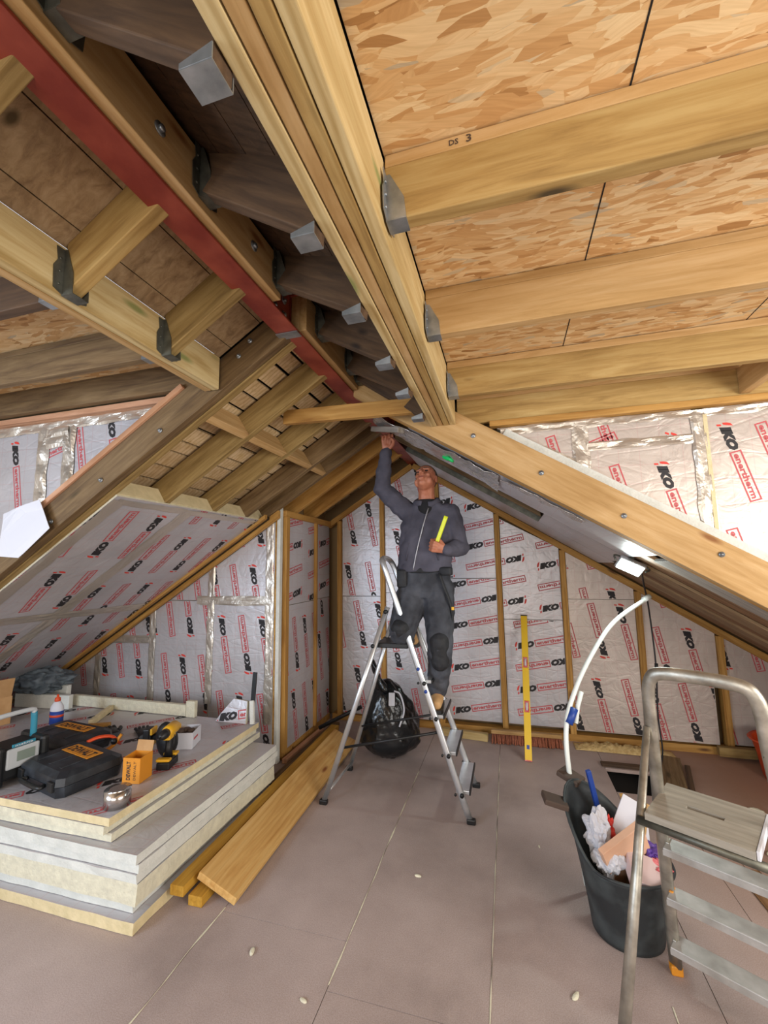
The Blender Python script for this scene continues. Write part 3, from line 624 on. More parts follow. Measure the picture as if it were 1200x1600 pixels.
# recess front wall (faces -Y)
def fpanel(x0, x1, z0, z1, ang, label, phase=(0, 0)):
    poly = [(x0, z0), (x1, z0), (x1, min(z1, zL(x1)-.06)), (x0, min(z1, zL(x0)-.06))]
    if poly[3][1] <= z0+.01:
        xx = RX-(2.67-.06-z0)/SL; poly = [(xx, z0), (x1, z0), (x1, min(z1, zL(x1)-.06))]
        if z1 < zL(x1)-.06:
            xt = RX-(2.67-.06-z1)/SL; poly = [(xx, z0), (x1, z0), (x1, z1), (xt, z1)]
    elif poly[3][1] < z1 and poly[2][1] >= z1-1e-6:
        xt = RX-(2.67-.06-z1)/SL; poly = [(x0, z0), (x1, z0), (x1, z1), (xt, z1), (x0, zL(x0)-.06)]
    return panel('insulation_board', (0, FY+.01, 0), X, Z, poly, .05, ang, label, 'foil boards of the recess front wall', phase=phase)
fpanel(-2.55, -1.925, .02, 1.295, -90, 'lower right foil board of the recess front wall', (.1, .0)); fpanel(-2.55, -1.925, 1.30, 9, -90, 'upper right foil board of the recess front wall', (.3, .1))
fpanel(-3.17, -2.555, .02, 1.295, -90, 'middle foil board of the recess front wall', (.45, .0)); fpanel(-3.17, -2.555, 1.30, 9, -90, 'small triangular foil board under the slope of the recess front wall', (.3, .1))
fpanel(-3.80, -3.175, .02, .93, -90, 'lower left foil board of the recess front wall', (.2, .05)); fpanel(-3.80, -3.175, .935, 9, -90, 'triangular left foil board of the recess front wall', (.1, .0))
fpanel(-4.60, -3.805, .02, 9, -90, 'farthest left foil board of the recess front wall', (.3, .0))
tp = [((-2.555, .42), (-2.552, 1.62), .07, 'upright tape between the middle and right recess boards'), ((-3.17, .3), (-3.18, 1.22), .07, 'upright tape between the left and middle recess boards'),
      ((-2.70, 1.30), (-1.95, 1.30), .08, 'level tape across the upper recess front wall'), ((-3.75, .93), (-3.2, .94), .07, 'level tape across the left of the recess front wall'), ((-1.965, .3), (-1.97, 2.0), .075, 'wide crinkled upright tape next to the white corner strip'),
      ((-3.80, .1), (-3.80, .78), .07, 'short upright tape at the far left of the recess wall')]
for i, (a, b_, w, l) in enumerate(tp): tape((a[0], FY+.006, a[1]), (b_[0], FY+.006, b_[1]), w, (0, -1, 0), l, seed=i)
rp = rafter('slope_batten', 'L', -1.895, -4.45, 3.225, 'orange', depth=.055, w=.042, off=-.056); tag(rp, 'orange batten edging the recess front wall along the slope', 'batten')
rp = rafter('slope_batten', 'L', -1.95, -4.45, 3.125, 'orange', depth=.03, w=.04, off=-.034); tag(rp, 'second orange batten fixed below the foil slope, above a dark gap', 'batten')
bm = bmesh.new(); 
rp = rafter('gap_strip', 'L', -1.96, -4.40, 3.180, 'blackp', depth=.02, w=.05, off=-.024); tag(rp, 'black strip filling the gap between the two slope battens', 'seal strip')  # black strip makes the gap between the battens dark
# left slope: foam boards between rafters with cream top ends, foil face with print
uL = V((-1, 0, -SL)).normalized(); vL = V((0, -1, 0)); nLr = uL.cross(vL)
if nLr.dot(NL) < 0: vL = -vL; nLr = uL.cross(vL)
for i, (a, b_) in enumerate(by):
    O = V((-1.995, 0, zL(-1.995)))+NL*.004; s = 1 if vL.y > 0 else -1
    bm = bmesh.new(); x0 = -1.99; rot = None
    p0 = V((x0, (a+b_)/2, zL(x0))); p1 = V((-4.55, (a+b_)/2, zL(-4.55)))
    tag(timber('foam_board', p0, p1, b_-a-.004, .10, 'creamy', up=UL, align=(0, .5), bev=.001), ['cream foam board end showing beside the doubled left cheek rafter', 'cream foam board end between the first and second left rafters', 'cream foam board end between the second and third left rafters', 'cream foam board end between the third and fourth left rafters'][i], 'insulation board', 'foam boards fitted between the left rafters')
ys = [1.765, 2.34, 3.13]
for i in range(2):
    a, b_ = ys[i]+.001, ys[i+1]-.001; s = 1 if vL.y > 0 else -1
    for j, (u0, u1) in enumerate(((0, 1.36), (1.363, 2.95))):
        poly = [(u0, a*s), (u1, a*s), (u1, b_*s), (u0, b_*s)] if s > 0 else [(u0, b_*s), (u1, b_*s), (u1, a*s), (u0, a*s)]
        O = V((-1.995, 0, zL(-1.995)))+NL*.012
        panel('insulation_board', O, uL, vL, poly, .011, 0, [['upper foil board of the left slope next to the doubled rafter', 'lower foil board of the left slope next to the doubled rafter'], ['upper foil board of the left slope by the orange batten', 'lower foil board of the left slope by the orange batten']][i][j],
              'foil boards of the left slope', phase=(.1+.2*i+.15*j, .08), row=.215, side='cream')
def sl_pt(x, y, o=.0135): return V((x, y, zL(x)))+NL*o
tape(sl_pt(-2.02, 2.34), sl_pt(-4.4, 2.34), .10, NL, 'long tape running down the middle of the left foil slope', seed=11, amp=.004)
tape(sl_pt(-3.13, 1.80), sl_pt(-3.14, 3.1), .10, NL, 'crinkled tape crossing the left foil slope halfway down', seed=12, amp=.006)
tape(sl_pt(-2.02, 1.81), sl_pt(-4.2, 1.81), .08, NL, 'tape sealing the foil slope to the doubled cheek rafter', seed=13, amp=.004)
tape(sl_pt(-2.03, 1.80), sl_pt(-2.03, 3.1), .05, NL, 'tape along the top edge of the left foil slope', seed=14, amp=.003)
# ---- dormer cheeks
CY = 2.487
def cheekR(x0, x1, z0, z1, label, ph=(0, 0), ang=-90, row=.28, pitch=.62, marks=None):
    f = lambda x: 2.505-SL*(x+.227)
    poly = [(x0, max(z0, f(x0))), (x1, max(z0, f(x1))), (x1, z1), (x0, z1)]
    if f(x0) > z0 > f(x1): xm = -.227+(2.505-z0)/SL; poly = [(x0, f(x0)), (xm, z0), (x1, z0), (x1, z1), (x0, z1)]
    if f(x0) >= z1: xt = -.227+(2.505-z1)/SL; poly = [(xt, z1)]+poly[1:-1] if poly[1][1] < z1 else poly
    return panel('insulation_board', (0, CY, 0), X, Z, poly, .05, ang, label, 'foil boards of the right dormer cheek', 'foilw', phase=ph, row=row, pitch=pitch, tilt=13, marks=marks)
cheekR(-.02, .415, 1.5, 2.375, 'pointed foil board at the narrow end of the right dormer cheek', marks=[(.265, 2.30, 1, -76), (.07, 2.36, 1, -76)])
cheekR(.425, .955, 2.225, 2.375, 'narrow taped foil board at the top of the right dormer cheek', marks=[(.60, 2.27, 1, -160), (.86, 2.262, 0, -100), (.47, 2.60, 0, -76)])
cheekR(.425, .955, 1.2, 2.215, 'foil board with a red and black logo in the middle of the right dormer cheek', marks=[(.575, 2.11, 1, -76), (.794, 2.112, 0, -76), (.70, 1.72, 0, -76)])
cheekR(1.01, 1.70, .9, 2.375, 'bright foil board at the right picture edge of the dormer cheek', marks=[(1.089, 2.29, 0, -76), (1.245, 2.275, 1, -76), (1.075, 1.75, 1, -76), (1.38, 1.95, 0, -76), (1.50, 2.3, 0, -76)])
cheekR(1.705, 2.60, .3, 2.375, 'foil board of the right dormer cheek next to the window', (0, 0))
timb = timber('cheek_rail', (-.06, 2.475, 2.395), (2.60, 2.475, 2.395), .06, .034, 'orange'); tag(timb, 'orange rail along the top of the right dormer cheek', 'batten')
tapesR = [((.42, 2.36), (.42, 2.04), .085, 'crumpled gold-tinted tape between the pointed and middle cheek boards'), ((.45, 2.22), (.95, 2.22), .05, 'level tape below the narrow top board of the right cheek'), ((.983, 2.36), (.983, 1.73), .075, 'wide crumpled tape left of the bright cheek board'),
          ((.0, 2.352), (1.6, 2.352), .045, 'tape along the rail of the right dormer cheek'), ((.02, 2.33), (.37, 2.13), .06, 'tape along the slope of the pointed cheek board')]
for i, (a, b_, w, l) in enumerate(tapesR): tape((a[0], CY-.002-.0006*i, a[1]), (b_[0], CY-.002-.0006*i, b_[1]), w, (0, -1, 0), l, seed=20+i, amp=.010, group='foil tape on the right dormer cheek')
f = lambda x: 2.505-SL*(x+.227)
tag(timber('foam_strip', (.02, 2.472, f(.02)-.006), (2.5, 2.472, f(2.5)-.006), .02, .045, 'white', up=(SL, 0, 1)), 'thin white foam strip lying on top of the planed pine cheek rafter', 'foam strip')
bm = bmesh.new(); box(bm, (1.010, CY-.004, 2.03), (.018, .012, .62)); tag(fin('foam_sliver', bm, M['creamy']), 'raw cream foam edge showing beside the wide crumpled tape', 'foam strip')
LY = 1.772
def cheekL(pts, label, marks, ang=-90):
    return panel('insulation_board', (0, LY, 0), X, Z, pts, .03, ang, label, 'foil boards of the left dormer cheek', 'foil', marks=marks)
h = lambda x: zL(x)+.17
cheekL([(-3.44, h(-3.44)), (-2.565, h(-2.565)), (-2.565, 2.44), (-3.44, 2.44)], 'large foil board of the left dormer cheek at the picture edge', [(-2.80, 2.36, 0, -79), (-3.05, 2.30, 1, -79), (-3.28, 2.36, 0, -79)])
cheekL([(-2.555, h(-2.555)), (-2.365, h(-2.365)), (-2.365, 2.44), (-2.555, 2.44)], 'narrow foil offcut framed by tape on the left dormer cheek', [(-2.56, 2.25, 1, 16)])
cheekL([(-2.355, h(-2.355)), (-1.59, 2.42), (-1.62, 2.44), (-2.355, 2.44)], 'pointed foil board of the left dormer cheek', [(-2.30, 2.40, 1, -79), (-2.08, 2.46, 0, -79)])
for i, (a, b_, w, l) in enumerate([((-2.56, 2.42), (-2.56, 1.98), .09, 'dull tape left of the narrow offcut'), ((-2.36, 2.42), (-2.36, 2.02), .09, 'dull tape right of the narrow offcut'), ((-3.3, 2.415), (-1.75, 2.43), .06, 'tape along the top of the left cheek'),
        ((-3.1, 1.55), (-1.75, 2.36), .08, 'crinkled shiny tape along the slope of the left cheek'), ((-2.56, 2.35), (-2.36, 2.36), .12, 'tape patch on top of the narrow offcut')]):
    tape((a[0], LY-.003-.0008*i, a[1]), (b_[0], LY-.003-.0008*i, b_[1]), w, (0, -1, 0), l, seed=40+i, amp=.012, group='foil tape on the left dormer cheek')
tag(timber('cheek_rail', (-1.62, 1.745, 2.462), (-3.46, 1.745, 2.462), .06, .03, 'pink'), 'pinkish rail along the top of the left dormer cheek', 'batten')
tag(timber('cheek_batten', V((-1.42, 1.70, zL(-1.42)))+UL*.162, V((-3.46, 1.70, zL(-3.46)))+UL*.162, .085, .028, 'pink', up=UL), 'pinkish batten lying on top of the doubled left cheek rafter', 'batten')
# foil-backed sheet hanging off the left cheek rafter
bm = bmesh.new(); pts = [(-2.62, 1.90), (-2.36, 1.965), (-2.27, 1.81), (-2.47, 1.66), (-2.60, 1.67)]
g_ = 8; 
prism(bm, pts, 1.628, 1.630); bmesh.ops.subdivide_edges(bm, edges=bm.edges[:], cuts=5, use_grid_fill=True)
for v in bm.verts: v.co.y += noise.noise(V((v.co.x*5, v.co.z*5, 0)))*.018
tag(fin('paper_sheet', bm, M['paper'], smooth=None), 'crumpled pale sheet hanging on the lower end of the left cheek rafter', 'sheet')

# ================================================================== STACK OF FOAM BOARDS AND WHAT LIES ON IT
def board(x0, x1, y0, y1, z0, z1, mat, label, foiltop=True, rz=0.0, seed=0, name='foam_board', grp='boards in the foam stack'):
    """one foil-faced foam slab with slightly chewed edges"""
    root_m = Matrix.Translation(((x0+x1)/2, (y0+y1)/2, (z0+z1)/2)) @ Matrix.Rotation(rz, 4, 'Z')
    bm = bmesh.new(); L, W_, H = x1-x0, y1-y0, z1-z0; box(bm, (0, 0, 0), (L, W_, H))
    bmesh.ops.subdivide_edges(bm, edges=[e for e in bm.edges if abs(e.verts[0].co.z-e.verts[1].co.z) < 1e-5], cuts=22, use_grid_fill=True)
    for v in bm.verts:
        if abs(v.co.x) > L/2-.001 or abs(v.co.y) > W_/2-.001:
            n_ = noise.noise(V((v.co.x*9+seed, v.co.y*9, v.co.z*30+seed)))*.006
            if abs(v.co.x) > L/2-.001: v.co.x += n_
            if abs(v.co.y) > W_/2-.001: v.co.y += n_
    for f_ in bm.faces: f_.material_index = 0 if abs(f_.normal.z) > .7 else 1
    bmesh.ops.recalc_face_normals(bm, faces=bm.faces)
    for f_ in bm.faces: f_.material_index = 0 if abs(f_.normal.z) > .7 else 1
    return tag(fin(name, bm, [M['foil'], M[mat]], None, root_m, smooth=None), label, 'insulation board', grp)
st = [(-4.15, -1.650, 1.675, 2.88, .002, .052, 'creamy', 'bottom cream board of the foam stack, sticking out towards the camera', 0), (-4.2, -1.700, 1.71, 2.90, .054, .104, 'white', 'second board from the bottom of the foam stack, with a torn corner', .006),
      (-4.1, -1.652, 1.69, 2.86, .107, .198, 'cream', 'thick board in the middle of the foam stack, third from the bottom', .0), (-4.1, -1.655, 1.685, 2.88, .200, .238, 'white', 'thin white board on the thick middle slab of the foam stack', 0),
      (-4.1, -1.650, 1.69, 2.90, .240, .278, 'white', 'fifth board from the bottom of the foam stack, white edged', .004), (-4.1, -1.655, 1.68, 2.89, .280, .322, 'white', 'top board of the wider lower half of the foam stack', 0),
      (-4.2, -1.845, 1.72, 2.98, .325, .362, 'cream', 'lowest board of the set-back upper half of the foam stack', .0), (-4.2, -1.865, 1.70, 2.96, .364, .402, 'cream', 'frayed board just below the top of the foam stack', -.004),
      (-4.2, -1.840, 1.70, 2.95, .404, .440, 'creamy', 'top board of the foam stack, carrying the power tools', .0)]
for i, (x0, x1, y0, y1, z0, z1, m_, l, rz) in enumerate(st[:-1]): board(x0, x1, y0, y1, z0, z1, m_, l, rz=rz, seed=i*3.3)
T0 = .4415
panel('foam_board', (0, 0, .440), V((1, 0, 0)), V((0, 1, 0)), [(-4.2, 1.70), (-1.840, 1.70), (-1.840, 2.95), (-4.2, 2.95)], .036, 38, 'top board of the foam stack, carrying the power tools', 'boards in the foam stack', phase=(.1, .2), row=.3, side='creamy')
def ubox(bm, c, s, rz=0, bev=.004, mat=0, tilt=None):
    box(bm, c, s, (Matrix.Rotation(rz, 3, 'Z') @ (tilt if tilt is not None else Matrix.Identity(3))), bev, mat)
r = empty('spring_clamp', (-2.47, 2.20, .4415+.004), .9); bm = bmesh.new(); tube(bm, smoothpath([(-.08, 0, .10), (-.02, .0, .115), (.05, .01, .10), (.09, .02, .05)], 4), .012, 8, flat=(1.5, .8)); fin('upper_jaw', bm, M['orangep'], r)
bm = bmesh.new(); tube(bm, smoothpath([(-.06, .0, .012), (.0, .0, .02), (.06, .0, .05), (.10, .0, .105)], 4), .012, 8, flat=(1.5, .8)); fin('lower_jaw', bm, M['label'], r)
bm = bmesh.new(); tube(bm, [(.06, -.02, .075), (.06, .03, .075)], .018, 10); fin('pivot', bm, M['blackp'], r); tag(r, 'orange plastic clamp lying between the two tool cases', 'clamp')
# drill case (near, lid lettered) 
def toolcase(loc, rz, sx, sy, sz, label, text, wide=True):
    r = empty('tool_case', loc, rz); bm = bmesh.new()
    def shell(z0, z1, t0, t1):
        sec = [(-1, -1), (-.86, -1.0), (.86, -1.0), (1, -1)]
        outl = lambda t: [(-sx/2+t, -sy/2+.03+t), (-sx/2+.03+t, -sy/2+t), (sx/2-.03-t, -sy/2+t), (sx/2-t, -sy/2+.03+t), (sx/2-t, sy/2-.03-t), (sx/2-.03-t, sy/2-t), (-sx/2+.03+t, sy/2-t), (-sx/2+t, sy/2-.03-t)]
        a = [bm.verts.new((x, y, z0)) for x, y in outl(t0)]; b_ = [bm.verts.new((x, y, z1)) for x, y in outl(t1)]
        bm.faces.new(a[::-1]); bm.faces.new(b_)
        for k in range(8): bm.faces.new((a[k], a[(k+1) % 8], b_[(k+1) % 8], b_[k]))
    shell(0, sz*.48, .010, 0); fin('base_shell', bm, M['casep'], r)
    bm = bmesh.new(); shell(sz*.5, sz*.82, 0, .006); shell(sz*.82, sz, .006, .035)
    for k in (-1, 0, 1): ubox(bm, (k*sx*.26, -.01, sz+.001), (sx*.05, sy*.62, .006), bev=.002)
    lid = fin('lid', bm, M['casep'], r)
    bm = bmesh.new(); ubox(bm, (0, sy*.14, sz+.004), (sx*.60, sy*.26, .003), bev=.001); lb = fin('lid_label', bm, M['label'], lid); lb['label'] = 'orange yellow label on the lid'
    bm = bmesh.new(); put_text(bm, text, -sx*.26, sy*.06, sx*.52, sy*.16, 0, .03, 0, None, sz+.0062); fin('lid_lettering', bm, M['black'], lid, smooth=None)
    bm = bmesh.new(); tube(bm, smoothpath([(-sx*.20, -sy/2+.0, sz*.42), (-sx*.20, -sy/2-.030, sz*.42), (sx*.20, -sy/2-.030, sz*.42), (sx*.20, -sy/2, sz*.42)], 5), .011, 8); fin('carry_handle', bm, M['blackp'], r)
    for k in (-1, 1):
        bm = bmesh.new(); ubox(bm, (k*sx*.36, -sy/2-.004, sz*.5), (.05, .014, sz*.42), bev=.003); fin('latch', bm, M['blackp'], r)
    return tag(r, label, 'tool case')
toolcase((-2.40, 1.955, T0), -.22, .44, .34, .115, 'dusty black power tool case at the front of the foam stack', 'DEWALT')
toolcase((-2.83, 2.26, T0), -.12, .50, .30, .105, 'second black tool case lying behind the front one', 'DEWALT')
# roll of foil tape
r = empty('foil_tape_roll', (-1.905, 1.80, T0)); bm = bmesh.new(); prof = [(.038, 0), (.060, 0), (.060, .075), (.038, .075), (.038, .0)]
lathe(bm, prof[:4], 32); lathe(bm, [(.038, .075), (.038, 0)], 32); bmesh.ops.remove_doubles(bm, verts=bm.verts, dist=1e-5); fin('tape_winding', bm, M['windmat'], r)
bm = bmesh.new(); lathe(bm, [(.034, .002), (.0375, .002), (.0375, .073), (.034, .073)], 32); lathe(bm, [(.034, .073), (.034, .002)], 32); fin('card_core', bm, M['card'], r)
tag(r, 'silver roll of foil tape at the front corner of the foam stack', 'tape roll')
# small orange carton
r = empty('carton', (-2.02, 2.03, T0), .15); bm = bmesh.new()
for c, s_ in (((0, -.05, .065), (.10, .003, .13)), ((0, .05, .065), (.10, .003, .13)), ((-.05, 0, .065), (.003, .10, .13)), ((.05, 0, .065), (.003, .10, .13)), ((0, 0, .002), (.10, .10, .003))): ubox(bm, c, s_, bev=0)
fin('box_body', bm, M['label'], r)
bm = bmesh.new(); ubox(bm, (0, .055, .155), (.098, .003, .055), tilt=Matrix.Rotation(-.25, 3, 'X'), bev=0); fin('open_flap', bm, M['card'], r)
bm = bmesh.new(); Tm = Matrix.Translation((.0, -.0525, .0)) @ Matrix.Rotation(PI/2, 4, 'X') @ Matrix.Rotation(PI/2, 4, 'Z'); put_text(bm, 'DEWALT', .018, .004, .095, .024, 0, .03, 0, Tm, 0); put_text(bm, 'DEWALT', .018, -.028, .095, .014, 0, .0, 0, Tm, 0); fin('box_lettering', bm, M['black'], r, smooth=None)
tag(r, 'small orange carton with an open brown flap beside the front tool case', 'box')
# white carton with bits
r = empty('carton', (-2.10, 2.47, T0), .35); bm = bmesh.new()
for c, s_ in (((0, -.075, .05), (.17, .003, .10)), ((0, .075, .05), (.17, .003, .10)), ((-.085, 0, .05), (.003, .15, .10)), ((.085, 0, .05), (.003, .15, .10)), ((0, 0, .002), (.17, .15, .003))): ubox(bm, c, s_, bev=0)
fin('box_body', bm, M['paper'], r); bm = bmesh.new()
for k in range(4): lathe(bm, [(.022, .06), (.028, .075), (.022, .09), (.008, .092)], 12, (-.05+.034*k, .01*(-1)**k, .012))
fin('contents', bm, M['brownp'], r); bm = bmesh.new(); ubox(bm, (.087, -.02, .055), (.002, .07, .012), bev=0); ubox(bm, (-.03, -.0775, .035), (.035, .002, .03), bev=0); fin('red_print', bm, M['red'], r)
tag(r, 'open white carton with brown bits behind the drill', 'box')
# cordless drill standing on its battery
def drill(loc, rz, label, lie=False):
    r = empty('cordless_drill', loc, rz)
    if lie: r.matrix_basis = Matrix.Translation(V(loc)) @ Matrix.Rotation(rz, 4, 'Z') @ Matrix.Rotation(PI/2, 4, 'X')
    bm = bmesh.new(); ubox(bm, (0, 0, .020), (.075, .12, .04), bev=.006); ubox(bm, (0, 0, .045), (.066, .105, .012), bev=.003); fin('battery', bm, M['blackp'], r)
    bm = bmesh.new(); ubox(bm, (0, -.048, .054), (.078, .035, .016), bev=.005); ubox(bm, (0, .044, .054), (.078, .040, .016), bev=.005); fin('battery_cover', bm, M['yel'], r)
    bm = bmesh.new(); tube(bm, [(0, .005, .055), (0, .010, .10), (0, .020, .145), (0, .022, .165)], [.022, .018, .021, .025], 12, flat=(.85, 1.15)); fin('grip', bm, M['blackp'], r)
    bm = bmesh.new(); tube(bm, [(0, .085, .195), (0, .075, .195), (0, 0, .195), (0, -.035, .195)], [.024, .034, .034, .029], 16); ubox(bm, (0, .01, .165), (.045, .08, .03), bev=.008); fin('motor_housing', bm, M['yel'], r)
    bm = bmesh.new(); tube(bm, [(0, -.035, .195), (0, -.065, .195), (0, -.070, .195), (0, -.10, .195)], [.027, .027, .022, .014], 16); tube(bm, [(0, -.10, .195), (0, -.13, .195)], .004, 8); fin('chuck', bm, M['blackp'], r)
    bm = bmesh.new(); ubox(bm, (0, -.012, .150), (.012, .014, .028), bev=.003); fin('trigger', bm, M['blackp'], r)
    return tag(r, label, 'drill')
drill((-1.975, 2.20, T0), .3, 'yellow and black cordless drill standing upright beside the cartons')
drill((-2.36, 2.42, T0+.04), 1.9, 'yellow and black cordless drill lying on its side behind the cases', True)
# black pouch behind the drill
bm = bmesh.new(); bmesh.ops.create_uvsphere(bm, u_segments=20, v_segments=12, radius=1); bmesh.ops.scale(bm, vec=(.075, .05, .10), verts=bm.verts)
for v in bm.verts: v.co *= 1+.12*noise.noise(v.co*14); v.co.z = max(v.co.z, -.095)
tag(fin('tool_pouch', bm, M['blackp'], None, Matrix.Translation((-2.09, 2.315, T0+.096)), True), 'black tool pouch leaning behind the upright drill', 'pouch')
# glue bottle
r = empty('glue_bottle', (-3.28, 2.52, T0), .2); bm = bmesh.new(); lathe(bm, [(.044, 0), (.047, .006), (.047, .125), (.044, .14), (.030, .165), (.017, .178)], 20, sx=1, sy=.75); fin('bottle_body', bm, M['paper'], r)
bm = bmesh.new(); lathe(bm, [(.018, .176), (.020, .180), (.018, .20), (.009, .206), (.006, .225)], 16); c_ = fin('nozzle_cap', bm, M['orangep'], r); c_['label'] = 'orange nozzle cap'
bm = bmesh.new(); lathe(bm, [(.0478, .018), (.0478, .110)], 20, sx=1, sy=.752); lb = fin('bottle_label', bm, M['dblue'], r); lb['label'] = 'blue wrap-round label'
bm = bmesh.new(); lathe(bm, [(.0484, .068), (.0484, .084)], 20, sx=1, sy=.754); fin('label_stripe', bm, M['orangep'], lb)
tag(r, 'white glue bottle with blue label and orange cap on the foam stack', 'bottle')
# jobsite radio, display facing the room
r = empty('site_radio', (-2.735, 1.865, T0), PI/2-.15); bm = bmesh.new(); ubox(bm, (0, 0, .105), (.22, .20, .165), bev=.02)
for k in (-1, 1): ubox(bm, (k*.105, 0, .105), (.045, .235, .205), bev=.018)
fin('radio_body', bm, M['blackp'], r)
bm = bmesh.new(); ubox(bm, (.0, -.103, .135), (.155, .012, .105), bev=.008); fc = fin('display_panel', bm, M['radiog'], r); bm = bmesh.new(); ubox(bm, (.012, -.1105, .14), (.085, .004, .050), bev=.001); fin('lcd_screen', bm, M['lcd'], fc)
bm = bmesh.new(); ubox(bm, (0, -.106, .200), (.11, .008, .016), bev=.002); fc2 = fin('name_strip', bm, M['blue'], r); bm = bmesh.new(); put_text(bm, 'makita', -.042, .1945, .084, .012, 0, .01, 0, Matrix.Rotation(PI/2, 4, 'X'), .1105); fin('strip_lettering', bm, M['paper'], fc2, smooth=None)
for k in (-1, 1):
    bm = bmesh.new(); lathe(bm, [(.0, .002), (.050, .003), (.060, .008), (.066, .0)], 28); g_ = fin('speaker_grille', bm, M['darkmetal'], r, world(r) @ Matrix.Translation((k*.128, 0, .10)) @ Matrix.Rotation(k*PI/2, 4, 'Y'))
    bm = bmesh.new(); tube(bm, smoothpath([(k*.095, 0, .19), (k*.095, 0, .26), (k*.092, 0, .325)], 4), [.013]*9, 10, flat=(1.3, .9)); fin('handle_post', bm, M['blue'], r)
bm = bmesh.new(); tube(bm, smoothpath([(-.092, 0, .32), (-.080, 0, .342), (.080, 0, .342), (.092, 0, .32)], 4), .013, 10); fin('handle_bar', bm, M['radiog'], r)
tag(r, 'teal and black site radio with raised handle at the left picture edge', 'radio')
# gloves, cardboard, rag, offcuts
def glove(loc, rz, label):
    r = empty('work_glove', loc, rz); bm = bmesh.new()
    tube(bm, [(0, -.09, .014), (0, -.03, .016), (0, .04, .018), (0, .05, .012)], [.036, .038, .045, .036], 12, flat=(1, .34))
    for k in range(4): tube(bm, smoothpath([(-.033+.022*k, .035, .017), (-.036+.024*k, .08, .022), (-.038+.026*k, .115+.01*(k in (1, 2)), .013)], 3), .0105, 8)
    tube(bm, smoothpath([(.03, -.01, .016), (.062, .02, .02), (.07, .06, .014)], 3), .012, 8); fin('glove_body', bm, M['blackp'], r, smooth=True)
    bm = bmesh.new(); tube(bm, [(0, -.125, .016), (0, -.085, .016)], [.037, .034], 12, flat=(1, .4)); fin('cuff', bm, M['rag'], r)
    return tag(r, label, 'glove', 'black work gloves on the foam stack')
glove((-2.73, 2.50, T0+.0), 1.1, 'black work glove lying nearer the glue bottle'); glove((-2.50, 2.545, T0+.0), .9, 'black work glove lying nearer the cordless drills')
def slab_t(name, p0, p1, w, h_, mat, label, cat, up=(0, 0, 1), grp=None): return tag(timber(name, p0, p1, w, h_, mat, up=up), label, cat, grp)
slab_t('foam_offcut', (-3.62, 2.925, T0+.045), (-2.465, 2.928, T0+.045), .035, .085, 'cream', 'long cream foam strip standing on edge along the back of the stack', 'foam offcut')
slab_t('foam_offcut', (-2.46, 2.925, T0+.06), (-2.38, 2.925, T0+.06), .035, .12, 'cream', 'short cream foam block standing at the end of the long strip', 'foam offcut')
slab_t('foam_offcut', (-3.02, 2.58, T0+.021), (-3.18, 2.895, T0+.021), .035, .04, 'creamy', 'narrow cream foam batten lying behind the tool cases', 'foam offcut')
slab_t('wood_offcut', (-3.05, 2.50, T0+.015), (-2.86, 2.60, T0+.015), .05, .028, 'orange', 'short orange timber offcut behind the second tool case', 'offcut')
slab_t('foam_offcut', (-4.00, 2.92, T0+.081), (-3.68, 2.92, T0+.081), .04, .16, 'white', 'pale foam block behind the glue bottle', 'foam offcut')
slab_t('foam_offcut', (-4.08, 2.78, T0+.056), (-3.55, 2.84, T0+.056), .04, .11, 'white', 'low white foam strip left of the glue bottle', 'foam offcut')
o = panel('insulation_offcut', (-2.17, 2.885, .443), X, V((0, .22, 1)).normalized(), [(0, 0), (.26, 0), (.25, .155), (.13, .165), (.04, .06)], .03, 0, 'foil-faced foam offcut leaning by the recess wall', None, phase=(.0, .07), cat='foam offcut')
slab_t('saw_blade', (-1.888, 2.925, .443), (-1.875, 2.945, .80), .035, .012, 'blackp', 'narrow black bar standing upright against the recess wall', 'bar', up=(0, -1, 0))
slab_t('foam_offcut', (-1.858, 2.895, .443), (-1.885, 2.925, .60), .035, .02, 'white', 'slim white foam strip with a pink edge beside the upright black bar', 'foam offcut', up=(0, -1, 0))
r = empty('cardboard_box', (-3.93, 2.35, T0), -.3); bm = bmesh.new()
for c, s_ in (((0, -.19, .10), (.40, .006, .20)), ((0, .19, .10), (.40, .006, .20)), ((-.20, 0, .10), (.006, .38, .20)), ((.20, 0, .10), (.006, .38, .20)), ((0, 0, .004), (.40, .38, .006))): ubox(bm, c, s_, bev=0)
fin('box_body', bm, M['card'], r); bm = bmesh.new(); ubox(bm, (.225, 0, .27), (.006, .37, .15), tilt=Matrix.Rotation(.35, 3, 'Y'), bev=0); fin('raised_flap', bm, M['card'], r); bm = bmesh.new(); ubox(bm, (.0, -.02, .21), (.36, .33, .02), tilt=Matrix.Rotation(.15, 3, 'Y'), bev=.004); fin('wrapped_contents', bm, M['paper'], r)
tag(r, 'open cardboard box with a raised flap at the left edge of the foam stack', 'box')
bm = bmesh.new(); bmesh.ops.create_icosphere(bm, subdivisions=5, radius=1)
for v in bm.verts:
    n_ = abs(noise.noise(v.co*2.2))*.5+abs(noise.noise(v.co*5))*.25; v.co = V((v.co.x*.30, v.co.y*.17, v.co.z*.11))*(1+n_-.2); v.co.z = max(v.co.z, -.08)
tag(fin('grey_sheeting', bm, M['rag'], None, Matrix.Translation((-3.98, 2.86, T0+.20)) @ Matrix.Rotation(.1, 4, 'Z'), True), 'bundled grey sheeting at the foot of the left foil slope', 'sheeting')

